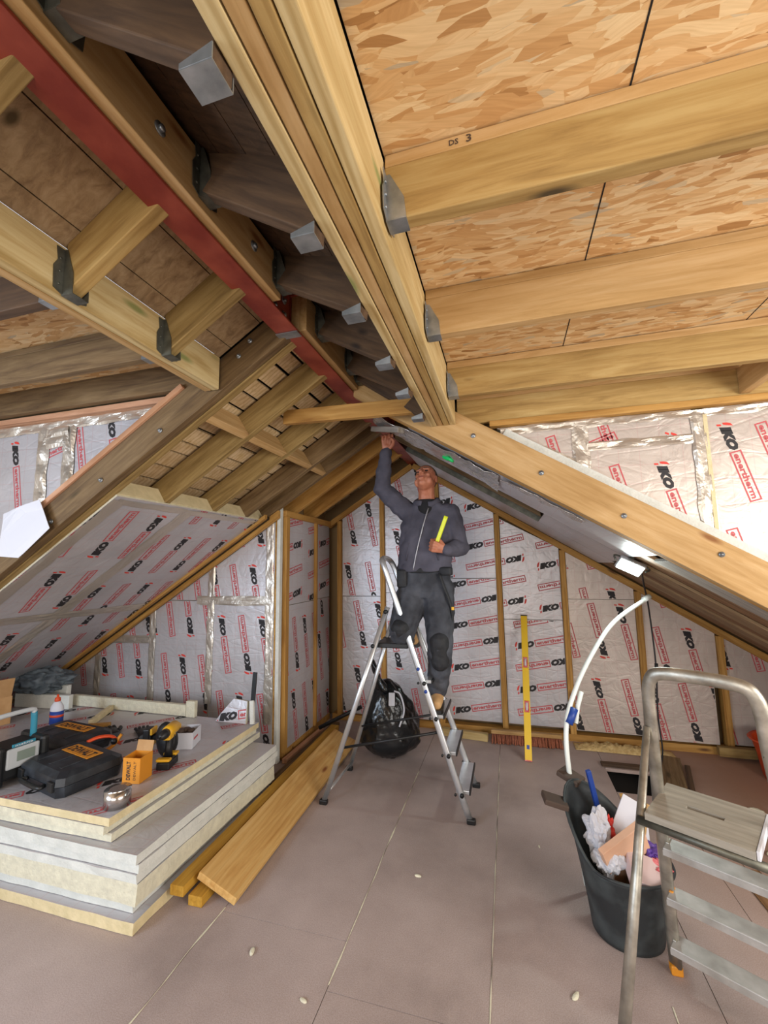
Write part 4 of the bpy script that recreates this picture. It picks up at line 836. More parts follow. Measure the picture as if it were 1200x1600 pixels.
# ================================================================== TIMBER ON THE FLOOR
pm, PL = frame((-1.315, 1.93, .004), (-1.375, 3.78, .004), (.42, 0, 1))
bm = bmesh.new(); box(bm, (0, .115, .020), (PL, .225, .036), bev=.003); tag(fin('pine_plank', bm, M['plank'], None, pm), 'wide knotty pine plank lying askew between the foam stack and the stepladder', 'plank')
slab_t('floor_batten', (-1.585, 1.86, .071), (-1.64, 3.95, .071), .075, .046, 'ybat', 'upper yellow batten under the left edge of the pine plank', 'batten')
slab_t('floor_batten', (-1.50, 1.885, .024), (-1.54, 3.9, .024), .075, .046, 'ybat', 'lower yellow batten under the pine plank', 'batten')
slab_t('floor_batten', (-1.605, 2.1, .024), (-1.655, 3.95, .024), .075, .046, 'dark', 'dark batten beneath the upper yellow batten', 'batten')
slab_t('dark_board', (-1.745, 2.95, .014), (-1.73, 4.2, .014), .07, .026, 'dark', 'dark old board on the floor along the recess side wall', 'board')
slab_t('dark_board', (-1.815, 3.30, .020), (-1.80, 4.0, .020), .045, .038, 'pink', 'thin brown board tight against the recess side wall', 'board')
slab_t('skirt_board', (-.66, 4.20, .035), (-.24, 4.15, .035), .05, .065, 'yellow', 'short pale board lying at the foot of the gable behind the stepladder', 'board')
bm = bmesh.new(); tube(bm, [(-1.76, 3.85, .09), (-1.45, 3.95, .24), (-1.38, 3.97, .27)], .018, 10); tag(fin('black_tube', bm, M['blackp']), 'black tube leaning in the corner beside the bin bag', 'tube')
# bin bag
bm = bmesh.new(); bmesh.ops.create_icosphere(bm, subdivisions=5, radius=1)
for v in bm.verts:
    c = v.co.copy(); z = (c.z+1)/2; w = (1.0 if z < .35 else max(.30, 1.0-(z-.35)*1.05)); lean = (z**1.5)
    n_ = .13*noise.noise(c*2.6+V((3, 0, 0)))+.08*abs(noise.noise(c*6))+.035*abs(noise.noise(c*13))
    rr_ = math.hypot(c.x, c.y); a_ = math.atan2(c.y, c.x); pl = 1+.10*math.sin(a_*7+z*3)*z
    R_ = (math.sqrt(max(0, 1-(2*z-1)**2)) if z > .5 else min(1, math.sqrt(max(0, 1-(2*z-1)**2))*1.25))
    v.co = V((math.cos(a_)*.245*R_*w**.0*(1-.55*max(0, z-.3))*pl*(1+n_)+(-.02*lean), math.sin(a_)*.19*R_*(1-.5*max(0, z-.3))*(1+n_), z*.62*(1+.08*n_)))
    if v.co.z < .012: v.co.z = .002
bag = empty('bin_bag', (-1.02, 3.66, 0), .2); fin('bag_body', bm, M['bag'], bag, smooth=True)
bm = bmesh.new(); tube(bm, smoothpath([(-.05, -.03, .54), (-.09, -.05, .64), (-.13, -.04, .74), (-.15, -.02, .80)], 4), [.10, .085, .07, .05, .04, .04, .05, .05, .04, .035, .03, .02, .01][:13], 12, flat=(1, .5))
for v in bm.verts: v.co += V((noise.noise(v.co*16), noise.noise(v.co*16+V((5, 0, 0))), 0))*.02
fin('gathered_neck', bm, M['bag'], bag, smooth=True)
bm = bmesh.new(); tube(bm, smoothpath([(.05, -.14, .56), (.10, -.16, .54), (.13, -.175, .42), (.09, -.19, .30)], 5), .007, 6); ubox(bm, (.03, -.155, .50), (.05, .012, .10), bev=.004, tilt=Matrix.Rotation(-.35, 3, 'X')); q = fin('white_tie', bm, M['paper'], bag); q['label'] = 'white drawstring and tag on the bag'
tag(bag, 'full black bin bag with a white tag standing behind the stepladder', 'bin bag')
# broom head, wool, hatch frame pieces, scraps
r = empty('broom_head', (.09, 4.16, 0), .03); bm = bmesh.new(); ubox(bm, (0, .02, .085), (.60, .05, .032), bev=.008); fin('wooden_block', bm, M['glulam'], r)
bm = bmesh.new(); rn = random.Random(4)
for i in range(46):
    for j in range(3):
        x = -.285+.57*i/45; y = .004+.016*j; p0 = V((x, y, .070)); p1 = V((x+rn.uniform(-.014, .014), y-.045+rn.uniform(-.01, .01), .003)); tube(bm, [p0, (p0+p1)/2+V((0, .006, 0)), p1], [.0065, .008, .006], 5)
fin('bristles', bm, M['bristle'], r); tag(r, 'wide broom head with reddish bristles behind the spirit level', 'broom')
bm = bmesh.new(); bmesh.ops.create_grid(bm, x_segments=60, y_segments=10, size=1)
for v in bm.verts:
    e = (1-abs(v.co.x)**4)*(1-abs(v.co.y)**2); c = v.co.copy(); v.co = V((c.x*.38, c.y*.075, .003+e*(.03+.045*abs(noise.noise(V((c.x*9, c.y*3, 1)))))))
o = fin('mineral_wool', bm, M['wool'], None, Matrix.Translation((.87, 4.225, 0)), True); tag(o, 'tuft of yellow mineral wool poking out along the gable sole plate', 'insulation'); o['kind'] = 'stuff'; sm = o.modifiers.new('t', 'SOLIDIFY'); sm.thickness = .002; sm.offset = 1
slab_t('hatch_board', (.99, 3.35, .010), (1.19, 4.16, .010), .15, .018, 'dark', 'loose brown board lying beside the floor hatch', 'board')
slab_t('hatch_board', (.64, 3.905, .012), (1.00, 3.905, .012), .06, .020, 'darker', 'dark board along the far side of the floor hatch', 'board')
slab_t('hatch_board', (1.10, 3.40, .010), (1.27, 4.02, .010), .035, .018, 'darker', 'narrow dark batten in the floor gap right of the hatch', 'board')
slab_t('floor_patch', (1.115, 2.83, .004), (1.16, 2.0, .004), .12, .006, 'brownboard', 'reddish brown patch of bare board right of the near stepladder', 'board')
slab_t('timber_block', (1.58, 4.27, .055), (1.96, 4.27, .055), .05, .07, 'olive', 'brown timber block at the foot of the gable by the orange tub', 'offcut')
for i, (x, y, s_) in enumerate(((-.52, 2.35, .012), (.17, 1.9, .014), (.9, 2.9, .02), (1.45, 3.45, .03), (1.3, 3.0, .018), (-1.1, 1.75, .013), (-.8, 1.62, .01), (.62, 1.85, .02), (.1, 2.75, .008))):
    bm = bmesh.new(); bmesh.ops.create_icosphere(bm, subdivisions=2, radius=s_)
    for v in bm.verts: v.co *= 1+.4*noise.noise(v.co*60+V((i, 0, 0))); v.co.z = max(-.0, v.co.z*.5+s_*.2)
    tag(fin('foam_crumb', bm, M['cream'], None, Matrix.Translation((x, y, .001)) @ Matrix.Rotation(i, 4, 'Z') @ Matrix.Diagonal((1.6, .7, 1, 1))), 'pale foam crumb lying on the chipboard floor', 'debris', 'foam crumbs on the floor')
# pale dusty filler lines along sheet joints
def streak(x0, y0, y1, w, seed, label):
    bm = bmesh.new(); n_ = 60; prev = None
    for i in range(n_+1):
        y = y0+(y1-y0)*i/n_; ww = w*max(0.03, .5+noise.noise(V((y*7, seed, 0)))*1.3); xx = x0+noise.noise(V((y*5, seed, 3)))*.004
        cur = (bm.verts.new((xx-ww, y, .0012)), bm.verts.new((xx, y, .0030)), bm.verts.new((xx+ww, y, .0012)))
        if prev: bm.faces.new((prev[0], prev[1], cur[1], cur[0])); bm.faces.new((prev[1], prev[2], cur[2], cur[1]))
        prev = cur
    o = fin('sawdust_line', bm, M['cream'], smooth=None); o['kind'] = 'stuff'; tag(o, label, 'sawdust')
streak(-.734, 1.70, 3.45, .0045, 1, 'pale sawdust filling the floor joint in front of the stepladder'); streak(-.134, 1.3, 3.9, .0028, 2, 'pale sawdust filling the floor joint right of the stepladder'); streak(-1.358, 1.30, 1.92, .005, 3, 'pale sawdust in the floor joint by the foam stack')
streak(.50, 1.35, 1.95, .0035, 5, 'faint sawdust streak in front of the rubbish bucket')

# ================================================================== SPIRIT LEVEL
lm, LL = frame((.092, 3.83, .002), (.128, 4.265, 1.105), (0, -1, 0)); lv = empty('spirit_level'); lv.matrix_basis = lm
bm = bmesh.new()
for a, b_ in ((-LL/2+.006, -LL/2+.36), (-LL/2+.45, -LL/2+.72), (-LL/2+.81, LL/2-.006)): box(bm, ((a+b_)/2, 0, 0), (b_-a, .055, .024), bev=.002)
for a in (-LL/2+.36, -LL/2+.72):
    for s_ in (-1, 1): box(bm, (a+.045, s_*.0235, 0), (.092, .008, .024))
fin('level_body', bm, M['lvl'], lv)
for a in (-LL/2+.405, -LL/2+.765):
    bm = bmesh.new(); box(bm, (a, 0, 0), (.088, .036, .014), bev=.003); vf = fin('vial_holder', bm, M['redw'], lv); bm = bmesh.new(); tube(bm, [(a-.03, 0, .009), (a+.03, 0, .009)], .009, 10); fin('vial', bm, M['paper'], vf)
for s_ in (-1, 1):
    bm = bmesh.new(); box(bm, (s_*(LL/2-.003), 0, 0), (.008, .058, .027), bev=.002); fin('end_cap', bm, M['blackp'] if s_ > 0 else M['redw'], lv)
bm = bmesh.new(); box(bm, (-LL/2+.10, 0, .0125), (.03, .022, .001)); fin('maker_label', bm, M['dblue'], lv)
tag(lv, 'long yellow spirit level leaning upright against the gable foil', 'spirit level')

# ================================================================== RUBBISH BUCKET AND CONTENTS
BC = V((.43, 2.265, 0)); bk = empty('rubbish_bucket', BC)
def bpt(t, a, ins=0):
    z = t; ph = a-math.radians(138); f_ = max(0, math.cos(ph))**1.3; top = .295+.215*f_; r = .140+.050*t-ins+.025*f_*t*t
    notch = -.06*math.exp(-((a-math.radians(205))/.25)**2)
    return V((math.cos(a)*r-(.012*f_*t*t), math.sin(a)*r*.95+(.045*f_*t*t), max(.004 if not ins else .012, (top+notch*0)*t)))
bm = bmesh.new(); NS, NT = 48, 14
out = [[bm.verts.new(bpt(i/NT, 2*PI*k/NS)) for k in range(NS)] for i in range(NT+1)]; inn = [[bm.verts.new(bpt(i/NT, 2*PI*k/NS, .006)) for k in range(NS)] for i in range(NT+1)]
for i in range(NT):
    for k in range(NS):
        k2 = (k+1) % NS; bm.faces.new((out[i][k], out[i][k2], out[i+1][k2], out[i+1][k])); bm.faces.new((inn[i][k2], inn[i][k], inn[i+1][k], inn[i+1][k2]))
for k in range(NS): k2 = (k+1) % NS; bm.faces.new((out[NT][k], out[NT][k2], inn[NT][k2], inn[NT][k]))
bm.faces.new(out[0][::-1]); bm.faces.new(inn[0]); fin('bucket_body', bm, M['dirtyblack'], bk, smooth=True)
bm = bmesh.new(); tube(bm, [bpt(1, 2*PI*k/40, -.003) for k in range(41)], .006, 8, caps=False); fin('rim_bead', bm, M['dirtyblack'], bk)
for a in (132, 172):
    p = bpt(1, math.radians(a), -.005); bm = bmesh.new(); box(bm, p+V((math.cos(math.radians(a))*.04, math.sin(math.radians(a))*.04, -.012)), (.11, .095, .026), None, .006)
    bmesh.ops.rotate(bm, cent=p, matrix=Matrix.Rotation(math.radians(a-180+15), 3, 'Z') @ Matrix.Rotation(.25, 3, 'Y'), verts=bm.verts); fin('rim_grip', bm, M['brownp'], bk)
tag(bk, 'bent black rubber bucket overflowing with rubbish beside the near stepladder', 'bucket')
def piece(name, c, s_, rot, mat, label, cat, bev=.002):
    bm = bmesh.new(); box(bm, (0, 0, 0), s_, bev=bev); return tag(fin(name, bm, M[mat], None, Matrix.Translation(V(c)) @ Euler(rot).to_matrix().to_4x4()), label, cat)
piece('foam_offcut', (.445, 2.235, .315), (.22, .03, .24), (.25, -.45, .45), 'pinkw', 'large pinkish cut board end sticking out of the bucket', 'offcut')
piece('plasterboard_offcut', (.50, 2.185, .29), (.15, .13, .045), (.45, .35, .2), 'ply', 'pale pink block lying on top in the bucket', 'offcut')
piece('paper_scrap', (.475, 2.33, .42), (.105, .006, .18), (-.2, .5, .1), 'paper', 'stiff white sheet standing up in the bucket', 'paper')
piece('paper_scrap', (.53, 2.35, .36), (.08, .01, .12), (-.3, .2, .4), 'paper', 'white packet behind the stepladder rail in the bucket', 'paper')
piece('wood_offcut', (.50, 2.39, .38), (.018, .018, .26), (.1, -.25, 0), 'orange', 'thin pine stick at the back of the bucket', 'offcut')
piece('wood_offcut', (.545, 2.36, .36), (.015, .018, .24), (-.1, .30, .3), 'glulam', 'second pine stick crossing behind the stepladder rail', 'offcut')
piece('plastic_strip', (.355, 2.41, .47), (.022, .02, .24), (.05, -.22, .3), 'dblue', 'dark blue strip standing at the back of the bucket', 'strip')
def blob(name, c, s_, mat, label, cat, seed, amp=.35, fr=1.8):
    bm = bmesh.new(); bmesh.ops.create_icosphere(bm, subdivisions=4, radius=1)
    for v in bm.verts: q = v.co.copy(); v.co = V((q.x*s_[0], q.y*s_[1], q.z*s_[2]))*(1+amp*noise.noise(q*fr+V((seed, 0, 0)))-amp*.8*abs(noise.noise(q*fr*2.3+V((0, seed, 0)))))
    return tag(fin(name, bm, M[mat], None, Matrix.Translation(V(c)), None), label, cat)
blob('crumpled_paper', (.335, 2.27, .375), (.062, .045, .105), 'paper', 'tall crumpled white paper on the left of the bucket', 'paper', 3, .5)
blob('crumpled_paper', (.365, 2.20, .315), (.06, .045, .065), 'paper', 'crumpled white paper at the front left of the bucket', 'paper', 8, .5)
blob('plastic_wrap', (.555, 2.29, .315), (.05, .045, .04), 'purple', 'purple plastic wrap in the bucket', 'wrapper', 2, .6)
blob('plastic_wrap', (.570, 2.23, .285), (.045, .04, .035), 'redw', 'pink red plastic wrap at the right rim of the bucket', 'wrapper', 5, .6)
blob('plastic_wrap', (.385, 2.30, .39), (.03, .03, .05), 'flame', 'dark red wrapper between the papers in the bucket', 'wrapper', 6, .5)
# white plastic pipe with blue clip rising from the bucket
pp = empty('plastic_pipe', (.30, 2.5, 0)); bm = bmesh.new()
pts = smoothpath([(.300, 2.46, .03), (.262, 2.50, .45), (.262, 2.56, .72), (.335, 2.66, .90), (.47, 2.80, 1.09), (.62, 2.95, 1.235), (.86, 3.15, 1.36)], 8); pts = [p-V((.30, 2.5, 0)) for p in pts]
tube(bm, pts, .0125, 12); fin('pipe_length', bm, M['pipe'], pp)
bm = bmesh.new(); tube(bm, [V((.014, .08, .74)), V((.035, .12, .82)), V((.062, .15, .885))], .011, 12); fin('pipe_tail', bm, M['pipe'], pp)
bm = bmesh.new(); tube(bm, [V((-.024, .068, .74)), V((.012, .10, .81))], .0215, 12); c_ = fin('pipe_clip', bm, M['dblue'], pp); c_['label'] = 'blue tape binding the pipe'
bm = bmesh.new(); tube(bm, [V((.53, .625, 1.348)), V((.575, .66, 1.368))], .017, 12); fin('pipe_collar', bm, M['pipe'], pp)
tag(pp, 'white flexible plastic pipe with blue tape curving up from behind the bucket', 'pipe')
# orange tub by the gable
r = empty('orange_tub', (1.88, 3.95, 0)); bm = bmesh.new(); lathe(bm, [(.13, .0), (.15, .12), (.19, .27), (.21, .275), (.20, .285), (.18, .27), (.14, .02)], 28); fin('tub_body', bm, M['orangep'], r); tag(r, 'orange plastic tub standing by the gable at the right edge', 'tub')

# ================================================================== NEAR STEPLADDER
A0 = V((.56, 2.10, 0)); wv = V((.86, -.51, 0)).normalized(); uv = V((-.51, -.86, 0)).normalized()
def LP(z, du, dw): return A0+uv*du+wv*dw+V((0, 0, z))
nl = empty('stepladder', A0); bm = bmesh.new()
path = [LP(.03, .0, .0), LP(.52, .08, .015), LP(.95, .15, .03), LP(1.08, .168, .034), LP(1.145, .178, .048), LP(1.172, .182, .085), LP(1.178, .183, .2), LP(1.172, .182, .315), LP(1.145, .178, .352), LP(1.08, .168, .368), LP(.95, .15, .375), LP(.52, .08, .41), LP(.03, 0, .45)]
IM = Matrix.Identity(4)
tube(bm, smoothpath(path, 5), .024, 14, flat=(1.0, .62)); fin('rail_hoop', bm, M['oldalu'], nl, IM)
for dw0, dw1 in ((-.022, .018), (.472, .392)):
    bm = bmesh.new(); tube(bm, [LP(.02, .56, dw0), LP(.5, .345, (dw0+dw1)/2), LP(.96, .165, dw1)], [.020, .018, .013], 12, flat=(1, .7)); fin('rear_leg', bm, M['oldalu'], nl, IM)
for i, z in enumerate((.135, .325, .515)):
    du = .154*z; a, b_ = LP(z, du, .008+.01*i), LP(z, du, .440-.03*z/.5); bm = bmesh.new()
    mw, L_ = frame(a, b_); box(bm, (0, -.015, 0), (L_, .085, .014), bev=.003); box(bm, (0, .024, -.010), (L_, .006, .018)); box(bm, (0, -.055, -.010), (L_, .006, .018))
    t_ = fin('tread', bm, M['treadg'], nl, mw); t_['label'] = 'worn grey ribbed tread'
    for k in (-1, 1):
        bm = bmesh.new(); box(bm, (k*(L_/2-.006), 0, -.004), (.014, .04, .03), bev=.003)
        fin('tread_bracket', bm, M['label' if i == 1 else 'oldalu'], nl, mw)
c0 = LP(.70, .165, .18); pmw = Matrix(((wv.x, -uv.x, 0, c0.x), (wv.y, -uv.y, 0, c0.y), (0, 0, 1, c0.z), (0, 0, 0, 1))) @ Matrix.Rotation(.0, 4, 'X')
bm = bmesh.new(); SLT = .055
for x0, x1, y0, y1 in ((-.15, .15, -.145, -.012), (-.15, .15, .012, .145), (-.15, -SLT, -.012, .012), (SLT, .15, -.012, .012)): box(bm, ((x0+x1)/2, (y0+y1)/2, 0), (x1-x0, y1-y0, .024))
fin('platform', bm, M['oldstep'], nl, pmw)
bm = bmesh.new(); box(bm, (.156, 0, 0), (.010, .28, .028), bev=.002); q = fin('platform_end', bm, M['paper'], nl, pmw); q['label'] = 'white edge of the platform'
for dy in (-.135, .12):
    bm = bmesh.new(); tube(bm, [(-.178 if dy < 0 else -.165, dy, -.026), (.24, dy, -.026)], .0145, 10); fin('platform_tube', bm, M['darkmetal'], nl, pmw)
for p in (LP(.95, .155, .026), LP(.95, .155, .379)):
    bm = bmesh.new(); tube(bm, [p-wv*.022, p+wv*.022], .008, 10); fin('pivot_pin', bm, M['darkmetal'], nl, IM)
for p in (LP(.018, .0, .0), LP(.018, 0, .45)):
    bm = bmesh.new(); box(bm, p, (.042, .036, .036), bev=.006); q = fin('foot_cap', bm, M['label'], nl, IM); q['label'] = 'orange foot cap'
for p in (LP(.018, .56, -.022), LP(.018, .56, .472)):
    bm = bmesh.new(); box(bm, p, (.036, .034, .034), bev=.006); fin('foot_cap', bm, M['blackp'], nl, IM)
tag(nl, 'worn stepladder with a weathered wooden platform at the right front', 'stepladder')

# ================================================================== WORK LAMP AND CABLE
lp = V((.745, 3.02, 1.565)); LN = V((-.35, -.62, -.62)).normalized(); u_ = (V((1, 0, -.45))-LN*V((1, 0, -.45)).dot(LN)).normalized(); v_ = LN.cross(u_); lmw = Matrix(((u_.x, v_.x, LN.x, lp.x), (u_.y, v_.y, LN.y, lp.y), (u_.z, v_.z, LN.z, lp.z), (0, 0, 0, 1)))
lr = empty('work_lamp'); lr.matrix_basis = lmw; bm = bmesh.new(); box(bm, (0, 0, -.005), (.155, .100, .03), bev=.008); fin('lamp_housing', bm, M['alu'], lr); bm = bmesh.new(); box(bm, (0, 0, .015), (.137, .082, .006), bev=.002); fin('light_panel', bm, M['lamp'], lr)
bm = bmesh.new(); tube(bm, smoothpath([(-.088, 0, -.0), (-.095, .01, -.035), (.095, .01, -.035), (.088, 0, .0)], 4), .006, 8); fin('lamp_bracket', bm, M['darkmetal'], lr)
tag(lr, 'glowing flat work lamp fixed under the right slope', 'lamp')
l = bpy.data.lights.new('work_lamp_glow', 'AREA'); l.shape = 'RECTANGLE'; l.size = .15; l.size_y = .09; l.energy = 4; l.color = (.88, 1, .95); lo = bpy.data.objects.new('work_lamp_glow', l); C.objects.link(lo); lo.matrix_basis = lmw @ Matrix.Translation((0, 0, .03)) @ Matrix.Rotation(PI, 4, 'X')
bm = bmesh.new(); tube(bm, smoothpath([lp+V((.07, .03, -.03)), V((.90, 3.35, 1.44)), V((.975, 3.56, 1.25)), V((1.0, 3.60, .85)), V((.99, 3.62, .5)), V((1.005, 3.64, .25)), V((.98, 3.66, .012)), V((1.05, 3.45, .008)), V((1.2, 3.3, .008))], 6), .0055, 8)
tag(fin('lamp_cable', bm, M['cable']), 'black cable hanging from the work lamp down to the floor', 'cable')
bm = bmesh.new(); tube(bm, [(1.0, 3.60, .80), (1.003, 3.60, .86)], .012, 8)
tag(fin('cable_knot', bm, M['cable']), 'small dark knot in the hanging lamp cable', 'cable joint')

# ================================================================== THE WORKER'S STEPLADDER
wl = empty('stepladder', (-.765, 3.1, 0)); bm = bmesh.new()
fx = lambda z: -.29-.35*z
ny = lambda z: 2.87+.045*z; fy = lambda z: 3.32-.07*z
path = [V((fx(z), ny(z), z)) for z in (.02, .5, 1.0, 1.45, 1.58)]+[V((fx(1.63)-.01, ny(1.63)+.03, 1.632)), V((fx(1.65)-.01, 3.05, 1.648)), V((fx(1.63)-.01, fy(1.63)-.03, 1.632))]+[V((fx(z), fy(z), z)) for z in (1.58, 1.45, 1.0, .5, .02)]
tube(bm, smoothpath(path, 4), .021, 14, flat=(.62, 1.0)); fin('front_frame', bm, M['alu'], wl, IM)
for y0, y1 in ((2.845, 2.935), (3.335, 3.20)):
    bm = bmesh.new(); tube(bm, [(-1.262, y0, .02), (-.822, y1, 1.30)], .018, 12, flat=(.62, 1.0)); fin('rear_leg', bm, M['alu'], wl, IM)
bm = bmesh.new(); tube(bm, [(-1.24, 2.86, .075), (-1.235, 3.32, .075)], .010, 8); fin('rear_crossbar', bm, M['alu'], wl, IM)
for z in (.165, .385, .60, .815):
    bm = bmesh.new(); box(bm, (fx(z)+.012, (ny(z)+fy(z))/2, z), (.085, fy(z)-ny(z)-.03, .022), bev=.003); t_ = fin('tread', bm, M['alu'], wl, IM)
    bm = bmesh.new(); box(bm, (fx(z)+.056, (ny(z)+fy(z))/2, z), (.010, fy(z)-ny(z)-.02, .026), bev=.003); fin('tread_nosing', bm, M['blackp'], t_, IM)
    for y in (ny(z), fy(z)):
        bm = bmesh.new(); s_ = -1 if y < 3.1 else 1; tube(bm, [(fx(z)+.01, y+s_*.012, z-.004), (fx(z)+.01, y+s_*.026, z-.004)], .013, 10); tube(bm, [(fx(z)-.03, y+s_*.012, z-.004), (fx(z)-.03, y+s_*.022, z-.004)], .008, 8); fin('rivet_cap', bm, M['blackp'], wl, IM)
bm = bmesh.new(); box(bm, (-.805, 3.075, 1.032), (.235, .235, .034), bev=.006); q = fin('platform', bm, M['blackp'], wl, IM); q['label'] = 'black plastic top platform'
for y0, y1 in ((2.862, 2.905), (3.315, 3.285)):
    bm = bmesh.new(); tube(bm, [(-1.145, y0+.022*(1 if y0 < 3 else -1), .354), (fx(.51), y1+.0, .51)], .009, 8); fin('spreader_bar', bm, M['blackp'], wl, IM)
for p in ((-.287, 2.87, .016), (-.287, 3.32, .016), (-1.265, 2.845, .016), (-1.265, 3.335, .016)):
    bm = bmesh.new(); box(bm, p, (.055, .036, .032), bev=.007); fin('foot_cap', bm, M['blackp'], wl, IM)
for y in (2.928, 3.205):
    bm = bmesh.new(); s_ = -1 if y < 3 else 1; tube(bm, [(-.83, y-.02*0, 1.27), (-.83, y+s_*.03, 1.27)], .014, 12); tube(bm, [(-.925, y, 1.035), (-.925, y+s_*.03, 1.035)], .014, 12); fin('hinge_knob', bm, M['blackp'], wl, IM)
for z in (.90, .76):
    bm = bmesh.new(); tube(bm, [(fx(z)+.0, ny(z)-.022, z), (fx(z), ny(z)-.012, z)], .011, 10)
    q = fin('blue_button', bm, M['dblue'], wl, IM)
tag(wl, 'aluminium stepladder with a black platform carrying the worker', 'stepladder')

# ================================================================== THE WORKER
def cap(bm, p0, r0, p1, r1, fl=None, seg=14):
    """closed tapered limb piece with round ends; fl = (direction, factor) flattens along a direction"""
    p0, p1 = V(p0), V(p1); d = (p1-p0); L = d.length; d = d.normalized() if L > 1e-6 else V((0, 0, 1)); pts = []; rs = []
    for k in range(5): t = PI/2*(1-k/4)*.97; pts.append(p0-d*r0*math.sin(t)); rs.append(r0*math.cos(t))
    for k in range(1, 4): pts.append(p0+(p1-p0)*k/4); rs.append(r0+(r1-r0)*k/4)
    for k in range(5): t = PI/2*(k/4)*.97; pts.append(p1+d*r1*math.sin(t)); rs.append(r1*math.cos(t))
    n0 = len(bm.verts); tube(bm, pts, rs, seg); bm.verts.ensure_lookup_table()
    if fl:
        ax, f_ = V(fl[0]).normalized(), fl[1]
        for v in list(bm.verts)[n0:]:
            c = p0+d*(v.co-p0).dot(d); q = v.co-c; v.co = c+q-ax*q.dot(ax)*(1-f_)
def chain(bm, pts, rs, fl=None):
    for i in range(len(pts)-1): cap(bm, pts[i], rs[i], pts[i+1], rs[i+1], fl)
def ell(bm, c, r, rot=None, seg=20):
    q = bmesh.ops.create_uvsphere(bm, u_segments=seg, v_segments=seg//2+2, radius=1)['verts']; bmesh.ops.scale(bm, vec=V(r), verts=q)
    if rot is not None: bmesh.ops.rotate(bm, cent=(0, 0, 0), matrix=rot, verts=q)
    bmesh.ops.translate(bm, vec=V(c), verts=q); return q
def loft(bm, rings, seg=28):
    """rings: (centre, rx, ry, power, yaw)"""
    R_ = []
    for c, rx, ry in rings:
        row_ = []
        for k in range(seg):
            a = 2*PI*k/seg; ca, sa = math.cos(a), math.sin(a); e = .82
            row_.append(bm.verts.new(V(c)+V((math.copysign(abs(ca)**e, ca)*rx, math.copysign(abs(sa)**e, sa)*ry, 0))))
        R_.append(row_)
    for i in range(len(R_)-1):
        for k in range(seg): bm.faces.new((R_[i][k], R_[i][(k+1) % seg], R_[i+1][(k+1) % seg], R_[i+1][k]))
    bm.faces.new(R_[0][::-1]); bm.faces.new(R_[-1])
def fuse(name, bm, mat, vox, parent, smooth_it=4, fold=0, fs=9, extra=None, mats=None):
    bmesh.ops.recalc_face_normals(bm, faces=bm.faces)
    me = bpy.data.meshes.new('tmp'); bm.to_mesh(me); bm.free(); o = bpy.data.objects.new('tmp', me); C.objects.link(o)
    m = o.modifiers.new('r', 'REMESH'); m.mode = 'VOXEL'; m.voxel_size = vox; m.use_smooth_shade = True
    m2 = o.modifiers.new('s', 'SMOOTH'); m2.iterations = smooth_it; m2.factor = .5
    me2 = ev_mesh(o); bpy.data.objects.remove(o)
    if fold:
        nrm = [v.normal.copy() for v in me2.vertices]
        for v, n_ in zip(me2.vertices, nrm):
            c = v.co; f_ = fold(c) if callable(fold) else fold
            h_ = abs(noise.noise(V((c.x*fs, c.y*fs, c.z*fs*1.5))))*1.3-.35+.5*noise.noise(c*fs*2.4)
            v.co = c+n_*f_*h_
    ob = link(name, me2, mats or [mat], parent, Matrix.Identity(4), True)
    if extra: extra(me2)
    return ob
man = empty('person', (-.56, 3.1, .61))
tag(man, 'person in grey zip hoodie and charcoal work trousers on a stepladder, one arm raised', 'person')
PEL = V((-.575, 3.11, 1.47)); LHIP = V((-.485, 3.10, 1.44)); RHIP = V((-.665, 3.10, 1.44))
LKN = V((-.468, 3.00, 1.03)); LAN = V((-.508, 3.09, .72)); RKN = V((-.728, 2.975, 1.135)); RAN = V((-.755, 3.36, 1.12))
SH_R = V((-.700, 3.11, 2.00)); EL_R = V((-.885, 3.06, 2.17)); WR_R = V((-.828, 2.98, 2.430))
SH_L = V((-.395, 3.10, 1.975)); EL_L = V((-.330, 3.10, 1.715)); WR_L = V((-.392, 2.925, 1.690))
NK0 = V((-.550, 3.10, 2.02)); NK1 = V((-.548, 3.07, 2.115)); HC = V((-.545, 3.045, 2.215))
# head frame: face looks up towards the raised hand, slightly to his right
fwd = V((-.16, -.80, .50)).normalized(); up_ = (V((0, 0, 1))-fwd*fwd.z).normalized(); up_ = (up_+V((-.10, 0, 0))).normalized(); up_ = (up_-fwd*up_.dot(fwd)).normalized(); rt_ = fwd.cross(up_)
HR = Matrix((rt_, fwd, up_)).transposed()      # local x = his left-right, y = forward, z = up
def H(x, y, z): return HC+HR @ V((x, y, z))
bm = bmesh.new()
ell(bm, H(0, -.012, .030), (.077, .096, .085), HR); ell(bm, H(0, .018, -.035), (.060, .070, .070), HR); ell(bm, H(0, .048, -.078), (.034, .034, .024), HR)
for s_ in (-1, 1):
    ell(bm, H(s_*.036, .062, -.018), (.022, .018, .018), HR); ell(bm, H(s_*.052, .030, -.055), (.018, .035, .028), HR); ell(bm, H(s_*.078, -.008, -.008), (.010, .019, .032), HR)
    cap(bm, H(s_*.012, .085, .030), .009, H(s_*.046, .072, .030), .008)
chain(bm, [H(0, .082, .024), H(0, .100, -.006), H(0, .112, -.022)], [.008, .011, .014]); cap(bm, H(-.013, .096, -.026), .009, H(.013, .096, -.026), .009)
cap(bm, H(-.018, .088, -.052), .0075, H(.018, .088, -.052), .0075); cap(bm, H(-.015, .086, -.063), .008, H(.015, .086, -.063), .008)
chain(bm, [H(0, -.02, -.04), NK1, NK0, V((-.555, 3.11, 1.90))], [.060, .060, .066, .075])
